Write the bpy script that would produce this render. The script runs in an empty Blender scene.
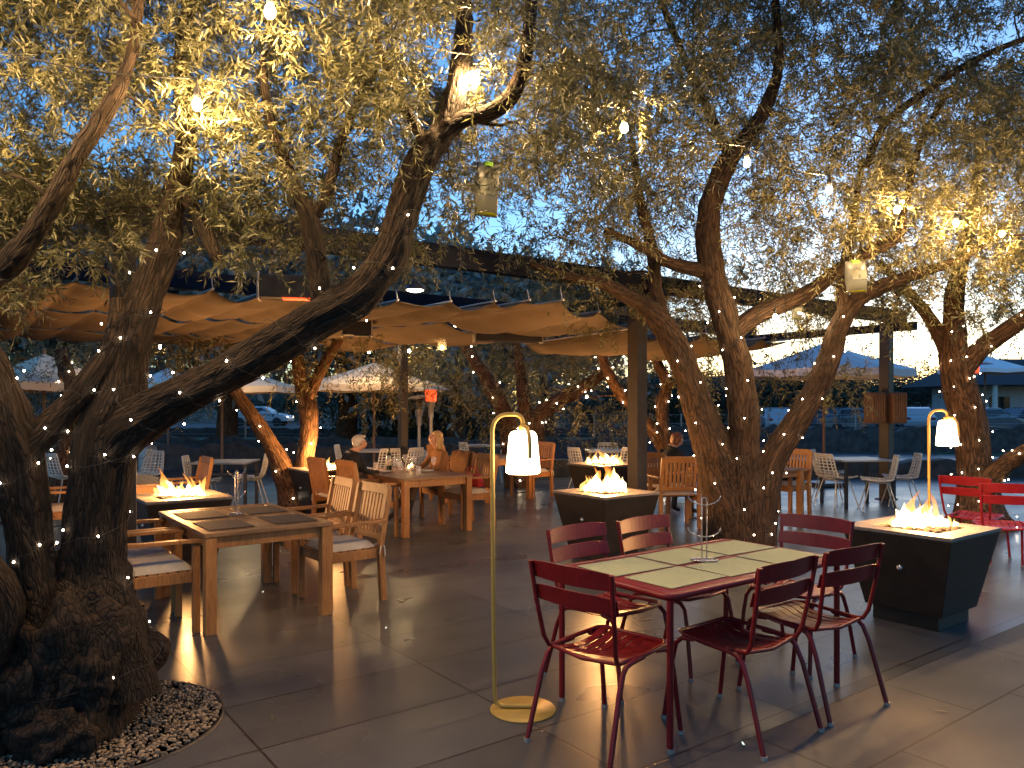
import bpy, math, random
import numpy as np
from mathutils import Vector, Matrix
R = math.radians
random.seed(11)
rng = np.random.default_rng(11)
SC = bpy.context.scene
COL = SC.collection
# ------------------------------------------------------------------ frame of reference
F, EYE, HY, CX = 769.0, 1.62, 404.0, 512.0
def P(px, py, Y): return Vector(((px-CX)*Y/F, Y, EYE-(py-HY)*Y/F))
def G(px, py, z=0.0):
    Y = (EYE-z)*F/(py-HY); return Vector(((px-CX)*Y/F, Y, z))
TH = R(53.4)
U = Vector((math.sin(TH), math.cos(TH), 0)); V = Vector((-math.cos(TH), math.sin(TH), 0))
ROT = math.atan2(U.y, U.x)
def UV(a, b, z=0.0): return U*a + V*b + Vector((0, 0, z))

# ------------------------------------------------------------------ materials
def newmat(name):
    m = bpy.data.materials.new(name); m.use_nodes = True
    nt = m.node_tree; b = nt.nodes['Principled BSDF']
    return m, nt, b
def simple(name, col, rough=0.5, metal=0.0, var=0.12, scale=8.0, bump=0.0, bscale=60.0, spec=0.5):
    m, nt, b = newmat(name)
    N, L = nt.nodes, nt.links
    tc = N.new('ShaderNodeTexCoord')
    no = N.new('ShaderNodeTexNoise'); no.inputs['Scale'].default_value = scale; no.inputs['Detail'].default_value = 5
    L.new(tc.outputs['Object'], no.inputs['Vector'])
    cr = N.new('ShaderNodeValToRGB')
    lo = [c*(1-var) for c in col]; hi = [min(1, c*(1+var)) for c in col]
    cr.color_ramp.elements[0].position = .3; cr.color_ramp.elements[1].position = .7
    cr.color_ramp.elements[0].color = (*lo, 1); cr.color_ramp.elements[1].color = (*hi, 1)
    L.new(no.outputs['Fac'], cr.inputs['Fac']); L.new(cr.outputs['Color'], b.inputs['Base Color'])
    mr = N.new('ShaderNodeMapRange'); mr.inputs['To Min'].default_value = max(0.02, rough-.08); mr.inputs['To Max'].default_value = min(1, rough+.08)
    L.new(no.outputs['Fac'], mr.inputs['Value']); L.new(mr.outputs['Result'], b.inputs['Roughness'])
    b.inputs['Metallic'].default_value = metal
    b.inputs['Specular IOR Level'].default_value = spec
    if bump:
        n2 = N.new('ShaderNodeTexNoise'); n2.inputs['Scale'].default_value = bscale; n2.inputs['Detail'].default_value = 4
        L.new(tc.outputs['Object'], n2.inputs['Vector'])
        bp = N.new('ShaderNodeBump'); bp.inputs['Strength'].default_value = bump; bp.inputs['Distance'].default_value = .01
        L.new(n2.outputs['Fac'], bp.inputs['Height']); L.new(bp.outputs['Normal'], b.inputs['Normal'])
    return m
def emit(name, col, strength, sampled=True):
    m, nt, b = newmat(name)
    b.inputs['Base Color'].default_value = (*col, 1)
    b.inputs['Emission Color'].default_value = (*col, 1)
    b.inputs['Emission Strength'].default_value = strength
    if not sampled: m.cycles.emission_sampling = 'NONE'
    return m
def mat_wood(name, dark, light, along=(1, 1, 1)):
    m, nt, b = newmat(name); N, L = nt.nodes, nt.links
    tc = N.new('ShaderNodeTexCoord'); mp = N.new('ShaderNodeMapping'); mp.inputs['Scale'].default_value = along
    L.new(tc.outputs['Object'], mp.inputs['Vector'])
    n1 = N.new('ShaderNodeTexNoise'); n1.inputs['Scale'].default_value = 14; n1.inputs['Detail'].default_value = 7; n1.inputs['Distortion'].default_value = .6
    L.new(mp.outputs['Vector'], n1.inputs['Vector'])
    n2 = N.new('ShaderNodeTexNoise'); n2.inputs['Scale'].default_value = 3.0; L.new(tc.outputs['Object'], n2.inputs['Vector'])
    mx = N.new('ShaderNodeMath'); mx.operation = 'MULTIPLY_ADD'; mx.inputs[1].default_value = .6; 
    L.new(n1.outputs['Fac'], mx.inputs[0])
    m3 = N.new('ShaderNodeMath'); m3.operation = 'MULTIPLY'; m3.inputs[1].default_value = .4; L.new(n2.outputs['Fac'], m3.inputs[0]); L.new(m3.outputs[0], mx.inputs[2])
    cr = N.new('ShaderNodeValToRGB'); cr.color_ramp.elements[0].position = .32; cr.color_ramp.elements[1].position = .68
    cr.color_ramp.elements[0].color = (*dark, 1); cr.color_ramp.elements[1].color = (*light, 1)
    L.new(mx.outputs[0], cr.inputs['Fac']); L.new(cr.outputs['Color'], b.inputs['Base Color'])
    b.inputs['Roughness'].default_value = .48
    bp = N.new('ShaderNodeBump'); bp.inputs['Strength'].default_value = .25; bp.inputs['Distance'].default_value = .004
    L.new(n1.outputs['Fac'], bp.inputs['Height']); L.new(bp.outputs['Normal'], b.inputs['Normal'])
    return m
def mat_bark(name, dark, light, sc=1.0):
    m, nt, b = newmat(name); N, L = nt.nodes, nt.links
    at = N.new('ShaderNodeAttribute'); at.attribute_name = 'bark'
    mp = N.new('ShaderNodeMapping'); mp.inputs['Scale'].default_value = (sc, sc, sc*.16)
    L.new(at.outputs['Vector'], mp.inputs['Vector'])
    n0 = N.new('ShaderNodeTexNoise'); n0.inputs['Scale'].default_value = 14; n0.inputs['Detail'].default_value = 3
    L.new(mp.outputs['Vector'], n0.inputs['Vector'])
    ad = N.new('ShaderNodeMixRGB'); ad.blend_type = 'ADD'; ad.inputs['Fac'].default_value = .10
    L.new(mp.outputs['Vector'], ad.inputs[1]); L.new(n0.outputs['Color'], ad.inputs[2])
    vo = N.new('ShaderNodeTexVoronoi'); vo.feature = 'DISTANCE_TO_EDGE'; vo.inputs['Scale'].default_value = 62
    L.new(ad.outputs[0], vo.inputs['Vector'])
    n1 = N.new('ShaderNodeTexNoise'); n1.inputs['Scale'].default_value = 60; n1.inputs['Detail'].default_value = 8; n1.inputs['Roughness'].default_value = .7
    L.new(mp.outputs['Vector'], n1.inputs['Vector'])
    r1 = N.new('ShaderNodeMapRange'); r1.inputs['From Max'].default_value = .22; L.new(vo.outputs['Distance'], r1.inputs['Value'])
    hm = N.new('ShaderNodeMath'); hm.operation = 'MULTIPLY_ADD'; hm.inputs[1].default_value = .55
    L.new(r1.outputs['Result'], hm.inputs[0])
    h2 = N.new('ShaderNodeMath'); h2.operation = 'MULTIPLY'; h2.inputs[1].default_value = .9; L.new(n1.outputs['Fac'], h2.inputs[0]); L.new(h2.outputs[0], hm.inputs[2])
    cr = N.new('ShaderNodeValToRGB'); cr.color_ramp.elements[0].position = .35; cr.color_ramp.elements[1].position = 1.0
    cr.color_ramp.elements[0].color = (*dark, 1); cr.color_ramp.elements[1].color = (*light, 1)
    L.new(hm.outputs[0], cr.inputs['Fac'])
    n3 = N.new('ShaderNodeTexNoise'); n3.inputs['Scale'].default_value = 5; L.new(at.outputs['Vector'], n3.inputs['Vector'])
    mm = N.new('ShaderNodeMixRGB'); mm.blend_type = 'MULTIPLY'; mm.inputs['Fac'].default_value = .6
    L.new(cr.outputs['Color'], mm.inputs[1]); L.new(n3.outputs['Fac'], mm.inputs[2]); L.new(mm.outputs[0], b.inputs['Base Color'])
    b.inputs['Roughness'].default_value = .85; b.inputs['Specular IOR Level'].default_value = .25
    bp = N.new('ShaderNodeBump'); bp.inputs['Strength'].default_value = 1.0; bp.inputs['Distance'].default_value = .012
    L.new(hm.outputs[0], bp.inputs['Height']); L.new(bp.outputs['Normal'], b.inputs['Normal'])
    return m
def mat_leaf(name, c0, c1, back, trans=.3):
    m, nt, b = newmat(name); N, L = nt.nodes, nt.links
    ge = N.new('ShaderNodeNewGeometry')
    cr = N.new('ShaderNodeValToRGB'); cr.color_ramp.elements[0].color = (*c0, 1); cr.color_ramp.elements[1].color = (*c1, 1)
    L.new(ge.outputs['Random Per Island'], cr.inputs['Fac'])
    mx = N.new('ShaderNodeMixRGB'); L.new(ge.outputs['Backfacing'], mx.inputs['Fac'])
    L.new(cr.outputs['Color'], mx.inputs[1]); mx.inputs[2].default_value = (*back, 1)
    L.new(mx.outputs[0], b.inputs['Base Color'])
    b.inputs['Roughness'].default_value = .45; b.inputs['Specular IOR Level'].default_value = .35
    tr = N.new('ShaderNodeBsdfTranslucent'); L.new(cr.outputs['Color'], tr.inputs['Color'])
    ms = N.new('ShaderNodeMixShader'); ms.inputs['Fac'].default_value = trans
    L.new(b.outputs[0], ms.inputs[1]); L.new(tr.outputs[0], ms.inputs[2])
    L.new(ms.outputs[0], N['Material Output'].inputs['Surface'])
    return m
def mat_floor(name, c0, c1, rough, joint, tx, ty, offset=0.0, spec=.5):
    m, nt, b = newmat(name); N, L = nt.nodes, nt.links
    tc = N.new('ShaderNodeTexCoord')
    br = N.new('ShaderNodeTexBrick'); br.offset = offset; br.inputs['Scale'].default_value = 1
    br.inputs['Brick Width'].default_value = tx; br.inputs['Row Height'].default_value = ty
    br.inputs['Mortar Size'].default_value = .007; br.inputs['Mortar Smooth'].default_value = .2; br.inputs['Bias'].default_value = 0
    br.inputs['Color1'].default_value = (*c0, 1); br.inputs['Color2'].default_value = (*c1, 1); br.inputs['Mortar'].default_value = (*joint, 1)
    L.new(tc.outputs['Object'], br.inputs['Vector'])
    n1 = N.new('ShaderNodeTexNoise'); n1.inputs['Scale'].default_value = 2.6; n1.inputs['Detail'].default_value = 5; n1.inputs['Roughness'].default_value = .6
    L.new(tc.outputs['Object'], n1.inputs['Vector'])
    mp = N.new('ShaderNodeMapping'); mp.inputs['Scale'].default_value = (3.0, 5, 1); L.new(tc.outputs['Object'], mp.inputs['Vector'])
    n2 = N.new('ShaderNodeTexNoise'); n2.inputs['Scale'].default_value = .35; n2.inputs['Detail'].default_value = 2; L.new(mp.outputs['Vector'], n2.inputs['Vector'])
    cr = N.new('ShaderNodeValToRGB'); cr.color_ramp.elements[0].position = .2; cr.color_ramp.elements[1].position = .8
    cr.color_ramp.elements[0].color = (.45, .45, .45, 1); cr.color_ramp.elements[1].color = (1, .98, .94, 1)
    L.new(n1.outputs['Fac'], cr.inputs['Fac'])
    mx = N.new('ShaderNodeMixRGB'); mx.blend_type = 'MULTIPLY'; mx.inputs['Fac'].default_value = .75
    L.new(br.outputs['Color'], mx.inputs[1]); L.new(cr.outputs['Color'], mx.inputs[2])
    L.new(mx.outputs[0], b.inputs['Base Color'])
    mr = N.new('ShaderNodeMapRange'); mr.inputs['From Min'].default_value = .3; mr.inputs['From Max'].default_value = .7
    mr.inputs['To Min'].default_value = rough-.05; mr.inputs['To Max'].default_value = rough+.08
    L.new(n2.outputs['Fac'], mr.inputs['Value']); L.new(mr.outputs['Result'], b.inputs['Roughness'])
    b.inputs['Specular IOR Level'].default_value = spec
    ad = N.new('ShaderNodeMath'); ad.operation = 'MULTIPLY_ADD'; ad.inputs[1].default_value = -3
    L.new(br.outputs['Fac'], ad.inputs[0])
    n4 = N.new('ShaderNodeTexNoise'); n4.inputs['Scale'].default_value = 1.6; n4.inputs['Detail'].default_value = 1; L.new(tc.outputs['Object'], n4.inputs['Vector']); L.new(n4.outputs['Fac'], ad.inputs[2])
    bp = N.new('ShaderNodeBump'); bp.inputs['Strength'].default_value = .16; bp.inputs['Distance'].default_value = .003
    L.new(ad.outputs[0], bp.inputs['Height']); L.new(bp.outputs['Normal'], b.inputs['Normal'])
    return m
def mat_flame(name, lo, hi, s_lo, s_hi, height, transp):
    m, nt, b = newmat(name); N, L = nt.nodes, nt.links
    N.remove(b)
    tc = N.new('ShaderNodeTexCoord'); sp = N.new('ShaderNodeSeparateXYZ'); L.new(tc.outputs['Object'], sp.inputs[0])
    no = N.new('ShaderNodeTexNoise'); no.inputs['Scale'].default_value = 14; L.new(tc.outputs['Object'], no.inputs['Vector'])
    md = N.new('ShaderNodeMath'); md.operation = 'MULTIPLY_ADD'; md.inputs[1].default_value = .16; L.new(no.outputs['Fac'], md.inputs[0]); L.new(sp.outputs['Z'], md.inputs[2])
    mr = N.new('ShaderNodeMapRange'); mr.inputs['From Min'].default_value = .06; mr.inputs['From Max'].default_value = height+.08; L.new(md.outputs[0], mr.inputs['Value'])
    cr = N.new('ShaderNodeValToRGB'); cr.color_ramp.elements[0].color = (*lo, 1); cr.color_ramp.elements[1].color = (*hi, 1); L.new(mr.outputs['Result'], cr.inputs['Fac'])
    st = N.new('ShaderNodeMapRange'); st.inputs['To Min'].default_value = s_lo; st.inputs['To Max'].default_value = s_hi; L.new(mr.outputs['Result'], st.inputs['Value'])
    em = N.new('ShaderNodeEmission'); L.new(cr.outputs['Color'], em.inputs['Color']); L.new(st.outputs['Result'], em.inputs['Strength'])
    tr = N.new('ShaderNodeBsdfTransparent'); ms = N.new('ShaderNodeMixShader'); ms.inputs['Fac'].default_value = transp
    L.new(em.outputs[0], ms.inputs[1]); L.new(tr.outputs[0], ms.inputs[2]); L.new(ms.outputs[0], N['Material Output'].inputs['Surface'])
    m.cycles.emission_sampling = 'NONE'
    return m
def mat_glass(name, col=(1, 1, 1), rough=.05, transp=.75):
    m, nt, b = newmat(name); N, L = nt.nodes, nt.links
    b.inputs['Base Color'].default_value = (*col, 1); b.inputs['Roughness'].default_value = rough
    tr = N.new('ShaderNodeBsdfTransparent'); tr.inputs['Color'].default_value = (*col, 1)
    ms = N.new('ShaderNodeMixShader'); ms.inputs['Fac'].default_value = transp
    L.new(b.outputs[0], ms.inputs[1]); L.new(tr.outputs[0], ms.inputs[2]); L.new(ms.outputs[0], N['Material Output'].inputs['Surface'])
    return m

M = {}
M['teak'] = mat_wood('teak', (.19, .078, .023), (.45, .205, .062), (6, 6, .6))
M['teak_top'] = mat_wood('teak_top', (.15, .075, .032), (.30, .165, .075), (1, 8, 8))
M['red'] = simple('red_paint', (.16, .007, .009), .36, 0, .16, 25, .05, 200, .32)
M['redb'] = simple('bright_red_paint', (.30, .010, .015), .38, 0, .1, 25, .05, 200)
M['cushion'] = simple('cream_canvas', (.52, .46, .37), .9, 0, .12, 14, .35, 260)
M['canvas'] = simple('tan_canvas', (.115, .083, .055), .9, 0, .2, 2.2, .35, 240)
M['beam'] = simple('navy_steel', (.006, .008, .018), .65, 0, .3, 5, 0, 60, .2)
M['bronze'] = simple('bronze_steel', (.035, .026, .02), .5, .1, .25, 6, .1, 90)
M['pit'] = simple('dark_rust_metal', (.017, .011, .007), .55, .1, .35, 7, .15, 50)
M['ledge'] = simple('grey_stone_ledge', (.17, .145, .125), .5, 0, .25, 18, .2, 90)
M['lava'] = simple('lava_rock', (.045, .032, .026), .9, 0, .5, 40, .6, 80)
M['mustard'] = simple('mustard_paint', (.42, .27, .06), .45, .2, .08, 20)
M['white_plastic'] = simple('off_white_plastic', (.58, .57, .53), .45, 0, .06, 9)
M['greytop'] = simple('grey_table_top', (.30, .30, .30), .4, 0, .15, 9)
M['darkmetal'] = simple('dark_metal', (.05, .05, .055), .4, .6, .2, 9)
M['steel'] = simple('brushed_steel', (.5, .48, .46), .28, .9, .1, 20)
M['mat_dark'] = simple('charcoal_woven', (.05, .042, .04), .8, 0, .3, 120, .4, 300)
M['mat_olive'] = simple('olive_woven', (.27, .30, .185), .75, 0, .1, 60, .3, 260)
M['umb'] = simple('beige_umbrella_cloth', (.80, .66, .47), .9, 0, .06, 3, .2, 200)
M['umbw'] = simple('white_umbrella_cloth', (.84, .84, .84), .85, 0, .05, 3, .2, 200)
M['pole'] = simple('wood_pole', (.24, .12, .06), .6, 0, .2, 9)
M['galv'] = simple('galvanised_pole', (.34, .31, .29), .45, .5, .15, 9)
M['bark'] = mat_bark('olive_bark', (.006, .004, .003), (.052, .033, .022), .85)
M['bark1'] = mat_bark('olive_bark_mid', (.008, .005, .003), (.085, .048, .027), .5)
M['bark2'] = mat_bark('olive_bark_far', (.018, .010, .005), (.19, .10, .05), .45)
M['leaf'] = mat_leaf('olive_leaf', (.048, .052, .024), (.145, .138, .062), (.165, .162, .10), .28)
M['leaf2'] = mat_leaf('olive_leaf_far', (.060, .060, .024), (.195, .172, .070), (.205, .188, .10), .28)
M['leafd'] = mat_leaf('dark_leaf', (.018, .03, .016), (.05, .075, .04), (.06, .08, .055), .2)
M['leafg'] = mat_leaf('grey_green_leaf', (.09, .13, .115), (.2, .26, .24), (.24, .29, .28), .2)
M['floor'] = mat_floor('stone_tiles', (.066, .069, .072), (.100, .103, .107), .30, (.02, .018, .016), 1.2, .6, .0)
M['pave'] = mat_floor('matt_stone_tiles', (.085, .083, .083), (.112, .109, .108), .62, (.03, .028, .027), 1.2, .9, .35, .3)
M['ground'] = simple('dry_soil', (.055, .05, .038), .95, 0, .35, .6, .4, 14)
M['lawn'] = simple('dark_lawn', (.045, .07, .03), .95, 0, .4, 1.6, .5, 40)
M['asphalt'] = simple('asphalt', (.05, .05, .052), .8, 0, .2, 3, .2, 60)
M['stonewall'] = simple('dark_dry_stone', (.055, .052, .05), .9, 0, .45, 5, .9, 9)
M['gravel'] = None
M['bulb'] = emit('warm_bulb', (1, .62, .26), 930)
M['bulbs'] = emit('small_warm_bulb', (1, .68, .32), 340)
M['candle'] = emit('candle_flame', (1, .6, .2), 12, False)
M['fairy'] = emit('fairy_bulb', (1, .80, .55), 16, False)
M['shade'] = emit('lamp_shade_glow', (1, .80, .52), 4.0)
M['pend'] = emit('pendant_glow', (1, .82, .52), 5)
M['redglow'] = emit('infrared_element', (1, .07, .015), .6)
M['flame'] = mat_flame('flame_outer', (1, .62, .16), (1, .26, .03), 1.2, .24, .28, .62)
M['core'] = mat_flame('flame_core', (1, .80, .42), (1, .52, .14), 3.2, 1.2, .24, .25)
M['black_cable'] = simple('black_cable', (.015, .015, .015), .6)
M['jacket'] = simple('black_wool', (.012, .012, .014), .85, 0, .2, 30, .3, 200)
M['trousers'] = simple('dark_trousers', (.03, .03, .04), .85, 0, .2, 30)
M['skin'] = simple('skin', (.50, .27, .18), .5, 0, .08, 20)
M['hair_white'] = simple('white_hair', (.55, .52, .48), .6, 0, .2, 60, .6, 160)
M['hair_blond'] = simple('blond_hair', (.48, .30, .13), .5, 0, .3, 60, .6, 160)
M['hair_auburn'] = simple('auburn_hair', (.17, .055, .022), .5, 0, .3, 60, .6, 160)
M['rust_knit'] = simple('rust_knit', (.24, .105, .036), .9, 0, .15, 40, .6, 160)
M['grey_cloth'] = simple('grey_brown_cloth', (.16, .11, .08), .85, 0, .15, 40)
M['boot'] = simple('dark_boot', (.015, .014, .014), .5)
M['coat'] = simple('brown_coat', (.17, .085, .04), .9, 0, .25, 18, .5, 120)
M['redbag'] = simple('red_leather', (.35, .02, .02), .5)
M['carwhite'] = simple('white_car_paint', (.45, .46, .48), .25, 0, .03, 3)
M['cardark'] = simple('dark_car_paint', (.05, .06, .08), .25, 0, .05, 3)
M['carred'] = simple('red_car_paint', (.25, .03, .03), .25, 0, .05, 3)
M['carsilver'] = simple('silver_car_paint', (.16, .175, .19), .25, .3, .05, 3)
M['glassdark'] = simple('dark_window', (.02, .025, .03), .1)
M['tyre'] = simple('tyre', (.02, .02, .02), .8)
M['headlight'] = emit('headlight_glow', (1, .93, .8), 1.2, False)
M['taillight'] = emit('taillight_glow', (1, .1, .05), .6, False)
M['glass'] = mat_glass('clear_glass')
M['plastic_bag'] = mat_glass('clear_plastic', (.34, .35, .32), .25, .6)
M['liquid'] = mat_glass('green_bait', (.34, .36, .02), .15, .25)
M['label_green'] = simple('green_label', (.18, .42, .03), .5)
M['label_pale'] = simple('pale_label', (.2, .21, .17), .5)
M['wine'] = simple('dark_bottle', (.012, .03, .012), .15)
M['wall_pale'] = simple('pale_render', (.40, .42, .45), .8, 0, .1, 2)
M['roof'] = simple('dark_roof', (.035, .035, .04), .8, 0, .2, 5)
M['lit'] = emit('lit_window', (1, .9, .7), 1, False)
M['walnut'] = simple('brown_cabinet', (.16, .075, .035), .55, 0, .2, 9)
M['hill'] = simple('dark_hill', (.03, .04, .04), .95, 0, .3, .05)

# ------------------------------------------------------------------ mesh builder
class MB:
    def __init__(s): s.v = []; s.f = []; s.m = []; s.s = []
    def add(s, vs, fs, mi=0, smooth=False, X=None):
        o = len(s.v)
        s.v += [tuple(X @ Vector(p)) for p in vs] if X is not None else [tuple(p) for p in vs]
        for f in fs: s.f.append([o+i for i in f]); s.m.append(mi); s.s.append(smooth)
    def box(s, c, d, mi=0, X=None):
        x, y, z = c; a, b, e = d[0]/2, d[1]/2, d[2]/2
        vs = [(x-a, y-b, z-e), (x+a, y-b, z-e), (x+a, y+b, z-e), (x-a, y+b, z-e), (x-a, y-b, z+e), (x+a, y-b, z+e), (x+a, y+b, z+e), (x-a, y+b, z+e)]
        s.add(vs, [(3, 2, 1, 0), (4, 5, 6, 7), (0, 1, 5, 4), (1, 2, 6, 5), (2, 3, 7, 6), (3, 0, 4, 7)], mi, False, X)
    def frustum(s, z0, a0, b0, z1, a1, b1, mi=0, c=(0, 0), X=None):
        x, y = c
        vs = [(x-a0, y-b0, z0), (x+a0, y-b0, z0), (x+a0, y+b0, z0), (x-a0, y+b0, z0), (x-a1, y-b1, z1), (x+a1, y-b1, z1), (x+a1, y+b1, z1), (x-a1, y+b1, z1)]
        s.add(vs, [(3, 2, 1, 0), (4, 5, 6, 7), (0, 1, 5, 4), (1, 2, 6, 5), (2, 3, 7, 6), (3, 0, 4, 7)], mi, False, X)
    def bar(s, p0, p1, w, h, mi=0, side=(1, 0, 0)):
        p0, p1 = Vector(p0), Vector(p1); d = (p1-p0).normalized(); sd = Vector(side); sd = (sd - d*sd.dot(d)).normalized(); up = d.cross(sd)
        vs = []
        for p in (p0, p1):
            for a, b in ((-1, -1), (1, -1), (1, 1), (-1, 1)): vs.append(p + sd*(a*w/2) + up*(b*h/2))
        s.add(vs, [(3, 2, 1, 0), (4, 5, 6, 7), (0, 1, 5, 4), (1, 2, 6, 5), (2, 3, 7, 6), (3, 0, 4, 7)], mi)
    def tube(s, pts, r, n=8, mi=0, cap=True, X=None, sm=True):
        pts = [Vector(p) for p in pts]; k = len(pts)
        rs = r if isinstance(r, (list, tuple)) else [r]*k
        T = [(pts[min(i+1, k-1)]-pts[max(i-1, 0)]).normalized() for i in range(k)]
        a = Vector((0, 0, 1)) if abs(T[0].z) < .9 else Vector((1, 0, 0))
        nrm = (a - T[0]*a.dot(T[0])).normalized(); vs = []
        for i in range(k):
            nrm = (nrm - T[i]*nrm.dot(T[i])).normalized(); bn = T[i].cross(nrm)
            for j in range(n):
                t = 2*math.pi*j/n; vs.append(pts[i] + (nrm*math.cos(t) + bn*math.sin(t))*rs[i])
        fs = [(i*n+j, i*n+(j+1) % n, (i+1)*n+(j+1) % n, (i+1)*n+j) for i in range(k-1) for j in range(n)]
        s.add(vs, fs, mi, sm, X)
        if cap: s.add(vs[:n], [tuple(range(n-1, -1, -1))], mi, False, X); s.add(vs[-n:], [tuple(range(n))], mi, False, X)
    def lathe(s, prof, n=20, mi=0, c=(0, 0, 0), X=None, sm=True):
        vs = []; k = len(prof)
        for r, z in prof:
            for j in range(n):
                t = 2*math.pi*j/n; vs.append((c[0]+r*math.cos(t), c[1]+r*math.sin(t), c[2]+z))
        fs = [(i*n+j, i*n+(j+1) % n, (i+1)*n+(j+1) % n, (i+1)*n+j) for i in range(k-1) for j in range(n)]
        s.add(vs, fs, mi, sm, X)
        if prof[0][0] > 1e-5: s.add(vs[:n], [tuple(range(n-1, -1, -1))], mi, False, X)
        if prof[-1][0] > 1e-5: s.add(vs[-n:], [tuple(range(n))], mi, False, X)
    def ball(s, c, r, n=12, mi=0, X=None):
        rx, ry, rz = r if isinstance(r, (tuple, list)) else (r, r, r); k = max(6, n//2); vs = []
        for i in range(k+1):
            ph = math.pi*i/k
            for j in range(n):
                t = 2*math.pi*j/n; vs.append((c[0]+rx*math.sin(ph)*math.cos(t), c[1]+ry*math.sin(ph)*math.sin(t), c[2]-rz*math.cos(ph)))
        fs = [(i*n+j, i*n+(j+1) % n, (i+1)*n+(j+1) % n, (i+1)*n+j) for i in range(k) for j in range(n)]
        s.add(vs, fs, mi, True, X)
    def build(s, name, mats, parent=None, bevel=0.0, loc=None):
        me = bpy.data.meshes.new(name); me.from_pydata(s.v, [], s.f)
        for m in (mats if isinstance(mats, (list, tuple)) else [mats]): me.materials.append(m)
        me.polygons.foreach_set('material_index', s.m); me.polygons.foreach_set('use_smooth', s.s)
        me.validate(); me.update()
        o = bpy.data.objects.new(name, me); COL.objects.link(o)
        if parent: o.parent = parent
        if loc is not None: o.location = loc
        if bevel:
            b = o.modifiers.new('bevel', 'BEVEL'); b.width = bevel; b.segments = 2; b.limit_method = 'ANGLE'; b.angle_limit = R(40)
        return o
def tag(o, label, cat, group=None):
    o['label'] = label; o['category'] = cat
    if group: o['group'] = group
    return o
def struct(o, kind='structure'): o['kind'] = kind; return o
def thing(name, label, cat, loc=(0, 0, 0), rz=0.0, group=None):
    o = bpy.data.objects.new(name, None); o.empty_display_size = .2; COL.objects.link(o)
    o.location = loc; o.rotation_euler = (0, 0, rz); return tag(o, label, cat, group)
def dup(o, loc=None, rz=None, label=None, parent=None, group=None):
    c = o.copy(); COL.objects.link(c)
    if parent: c.parent = parent
    for ch in o.children: dup(ch, parent=c)
    if loc is not None: c.location = loc
    if rz is not None: c.rotation_euler = (0, 0, rz)
    if label: c['label'] = label
    if group: c['group'] = group
    return c
class Placer:
    """the first call moves the built thing itself, later calls copy it"""
    def __init__(s, proto): s.p = proto; s.used = False
    def __call__(s, loc, rz, label, group=None):
        if not s.used:
            s.used = True; s.p.location = loc; s.p.rotation_euler = (0, 0, rz); s.p['label'] = label
            if group: s.p['group'] = group
            return s.p
        return dup(s.p, loc, rz, label, None, group)
def lamp(name, loc, col, energy, radius, parent=None):
    l = bpy.data.lights.new(name, 'POINT'); l.color = col; l.energy = energy; l.shadow_soft_size = radius
    o = bpy.data.objects.new(name, l); COL.objects.link(o); o.location = loc
    if parent: o.parent = parent
    return o

# ------------------------------------------------------------------ numpy helpers for trees
def vnoise(p):
    i = np.floor(p).astype(np.int64); f = p-i; f = f*f*(3-2*f)
    def h(x, y, z):
        n = (x*73856093 ^ y*19349663 ^ z*83492791) & 0xffffffff
        n = ((n ^ (n >> 13))*1274126177) & 0xffffffff
        n = ((n ^ (n >> 16))*2246822519) & 0xffffffff
        return ((n ^ (n >> 15)) & 0xffffff)/float(0xffffff)*2-1
    x, y, z = i[:, 0], i[:, 1], i[:, 2]; fx, fy, fz = f[:, 0], f[:, 1], f[:, 2]
    def lx(yy, zz): return h(x, yy, zz)*(1-fx)+h(x+1, yy, zz)*fx
    return (lx(y, z)*(1-fy)+lx(y+1, z)*fy)*(1-fz)+(lx(y, z+1)*(1-fy)+lx(y+1, z+1)*fy)*fz
def fbm(p, o=4):
    r = 0; a = 1.0
    for k in range(o): r = r+a*vnoise(p*(2.03**k)+k*17.3); a *= .5
    return r
def npmesh(name, Vt, quads, mat, parent, smooth=False, attr=None, tris=None):
    me = bpy.data.meshes.new(name)
    nq = len(quads); nt = 0 if tris is None else len(tris)
    me.vertices.add(len(Vt)); me.vertices.foreach_set('co', np.ascontiguousarray(Vt, dtype=np.float32).ravel())
    lv = np.asarray(quads, dtype=np.int32).ravel()
    st = np.arange(nq, dtype=np.int32)*4
    if nt: lv = np.concatenate([lv, np.asarray(tris, dtype=np.int32).ravel()]); st = np.concatenate([st, nq*4+np.arange(nt, dtype=np.int32)*3])
    me.loops.add(len(lv)); me.loops.foreach_set('vertex_index', lv)
    me.polygons.add(nq+nt); me.polygons.foreach_set('loop_start', st)
    if smooth: me.polygons.foreach_set('use_smooth', np.ones(nq+nt, dtype=bool))
    if attr is not None:
        a = me.attributes.new('bark', 'FLOAT_VECTOR', 'POINT'); a.data.foreach_set('vector', np.ascontiguousarray(attr, dtype=np.float32).ravel())
    me.materials.append(mat); me.update(calc_edges=True)
    o = bpy.data.objects.new(name, me); COL.objects.link(o)
    if parent: o.parent = parent
    return o
def spline(pts, step):
    """pts: (x,y,z,r) rows -> Catmull-Rom samples"""
    p = np.array(pts, float)
    p = np.vstack([2*p[0]-p[1], p, 2*p[-1]-p[-2]]); out = []
    for i in range(1, len(p)-2):
        d = np.linalg.norm(p[i+1, :3]-p[i, :3]); n = max(2, int(d/step))
        for t in np.arange(n)/n:
            out.append(.5*((2*p[i])+(-p[i-1]+p[i+1])*t+(2*p[i-1]-5*p[i]+4*p[i+1]-p[i+2])*t*t+(-p[i-1]+3*p[i]-3*p[i+1]+p[i+2])*t**3))
    out.append(p[-2]); out = np.array(out); out[:, 3] = np.maximum(out[:, 3], .0015); return out
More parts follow.
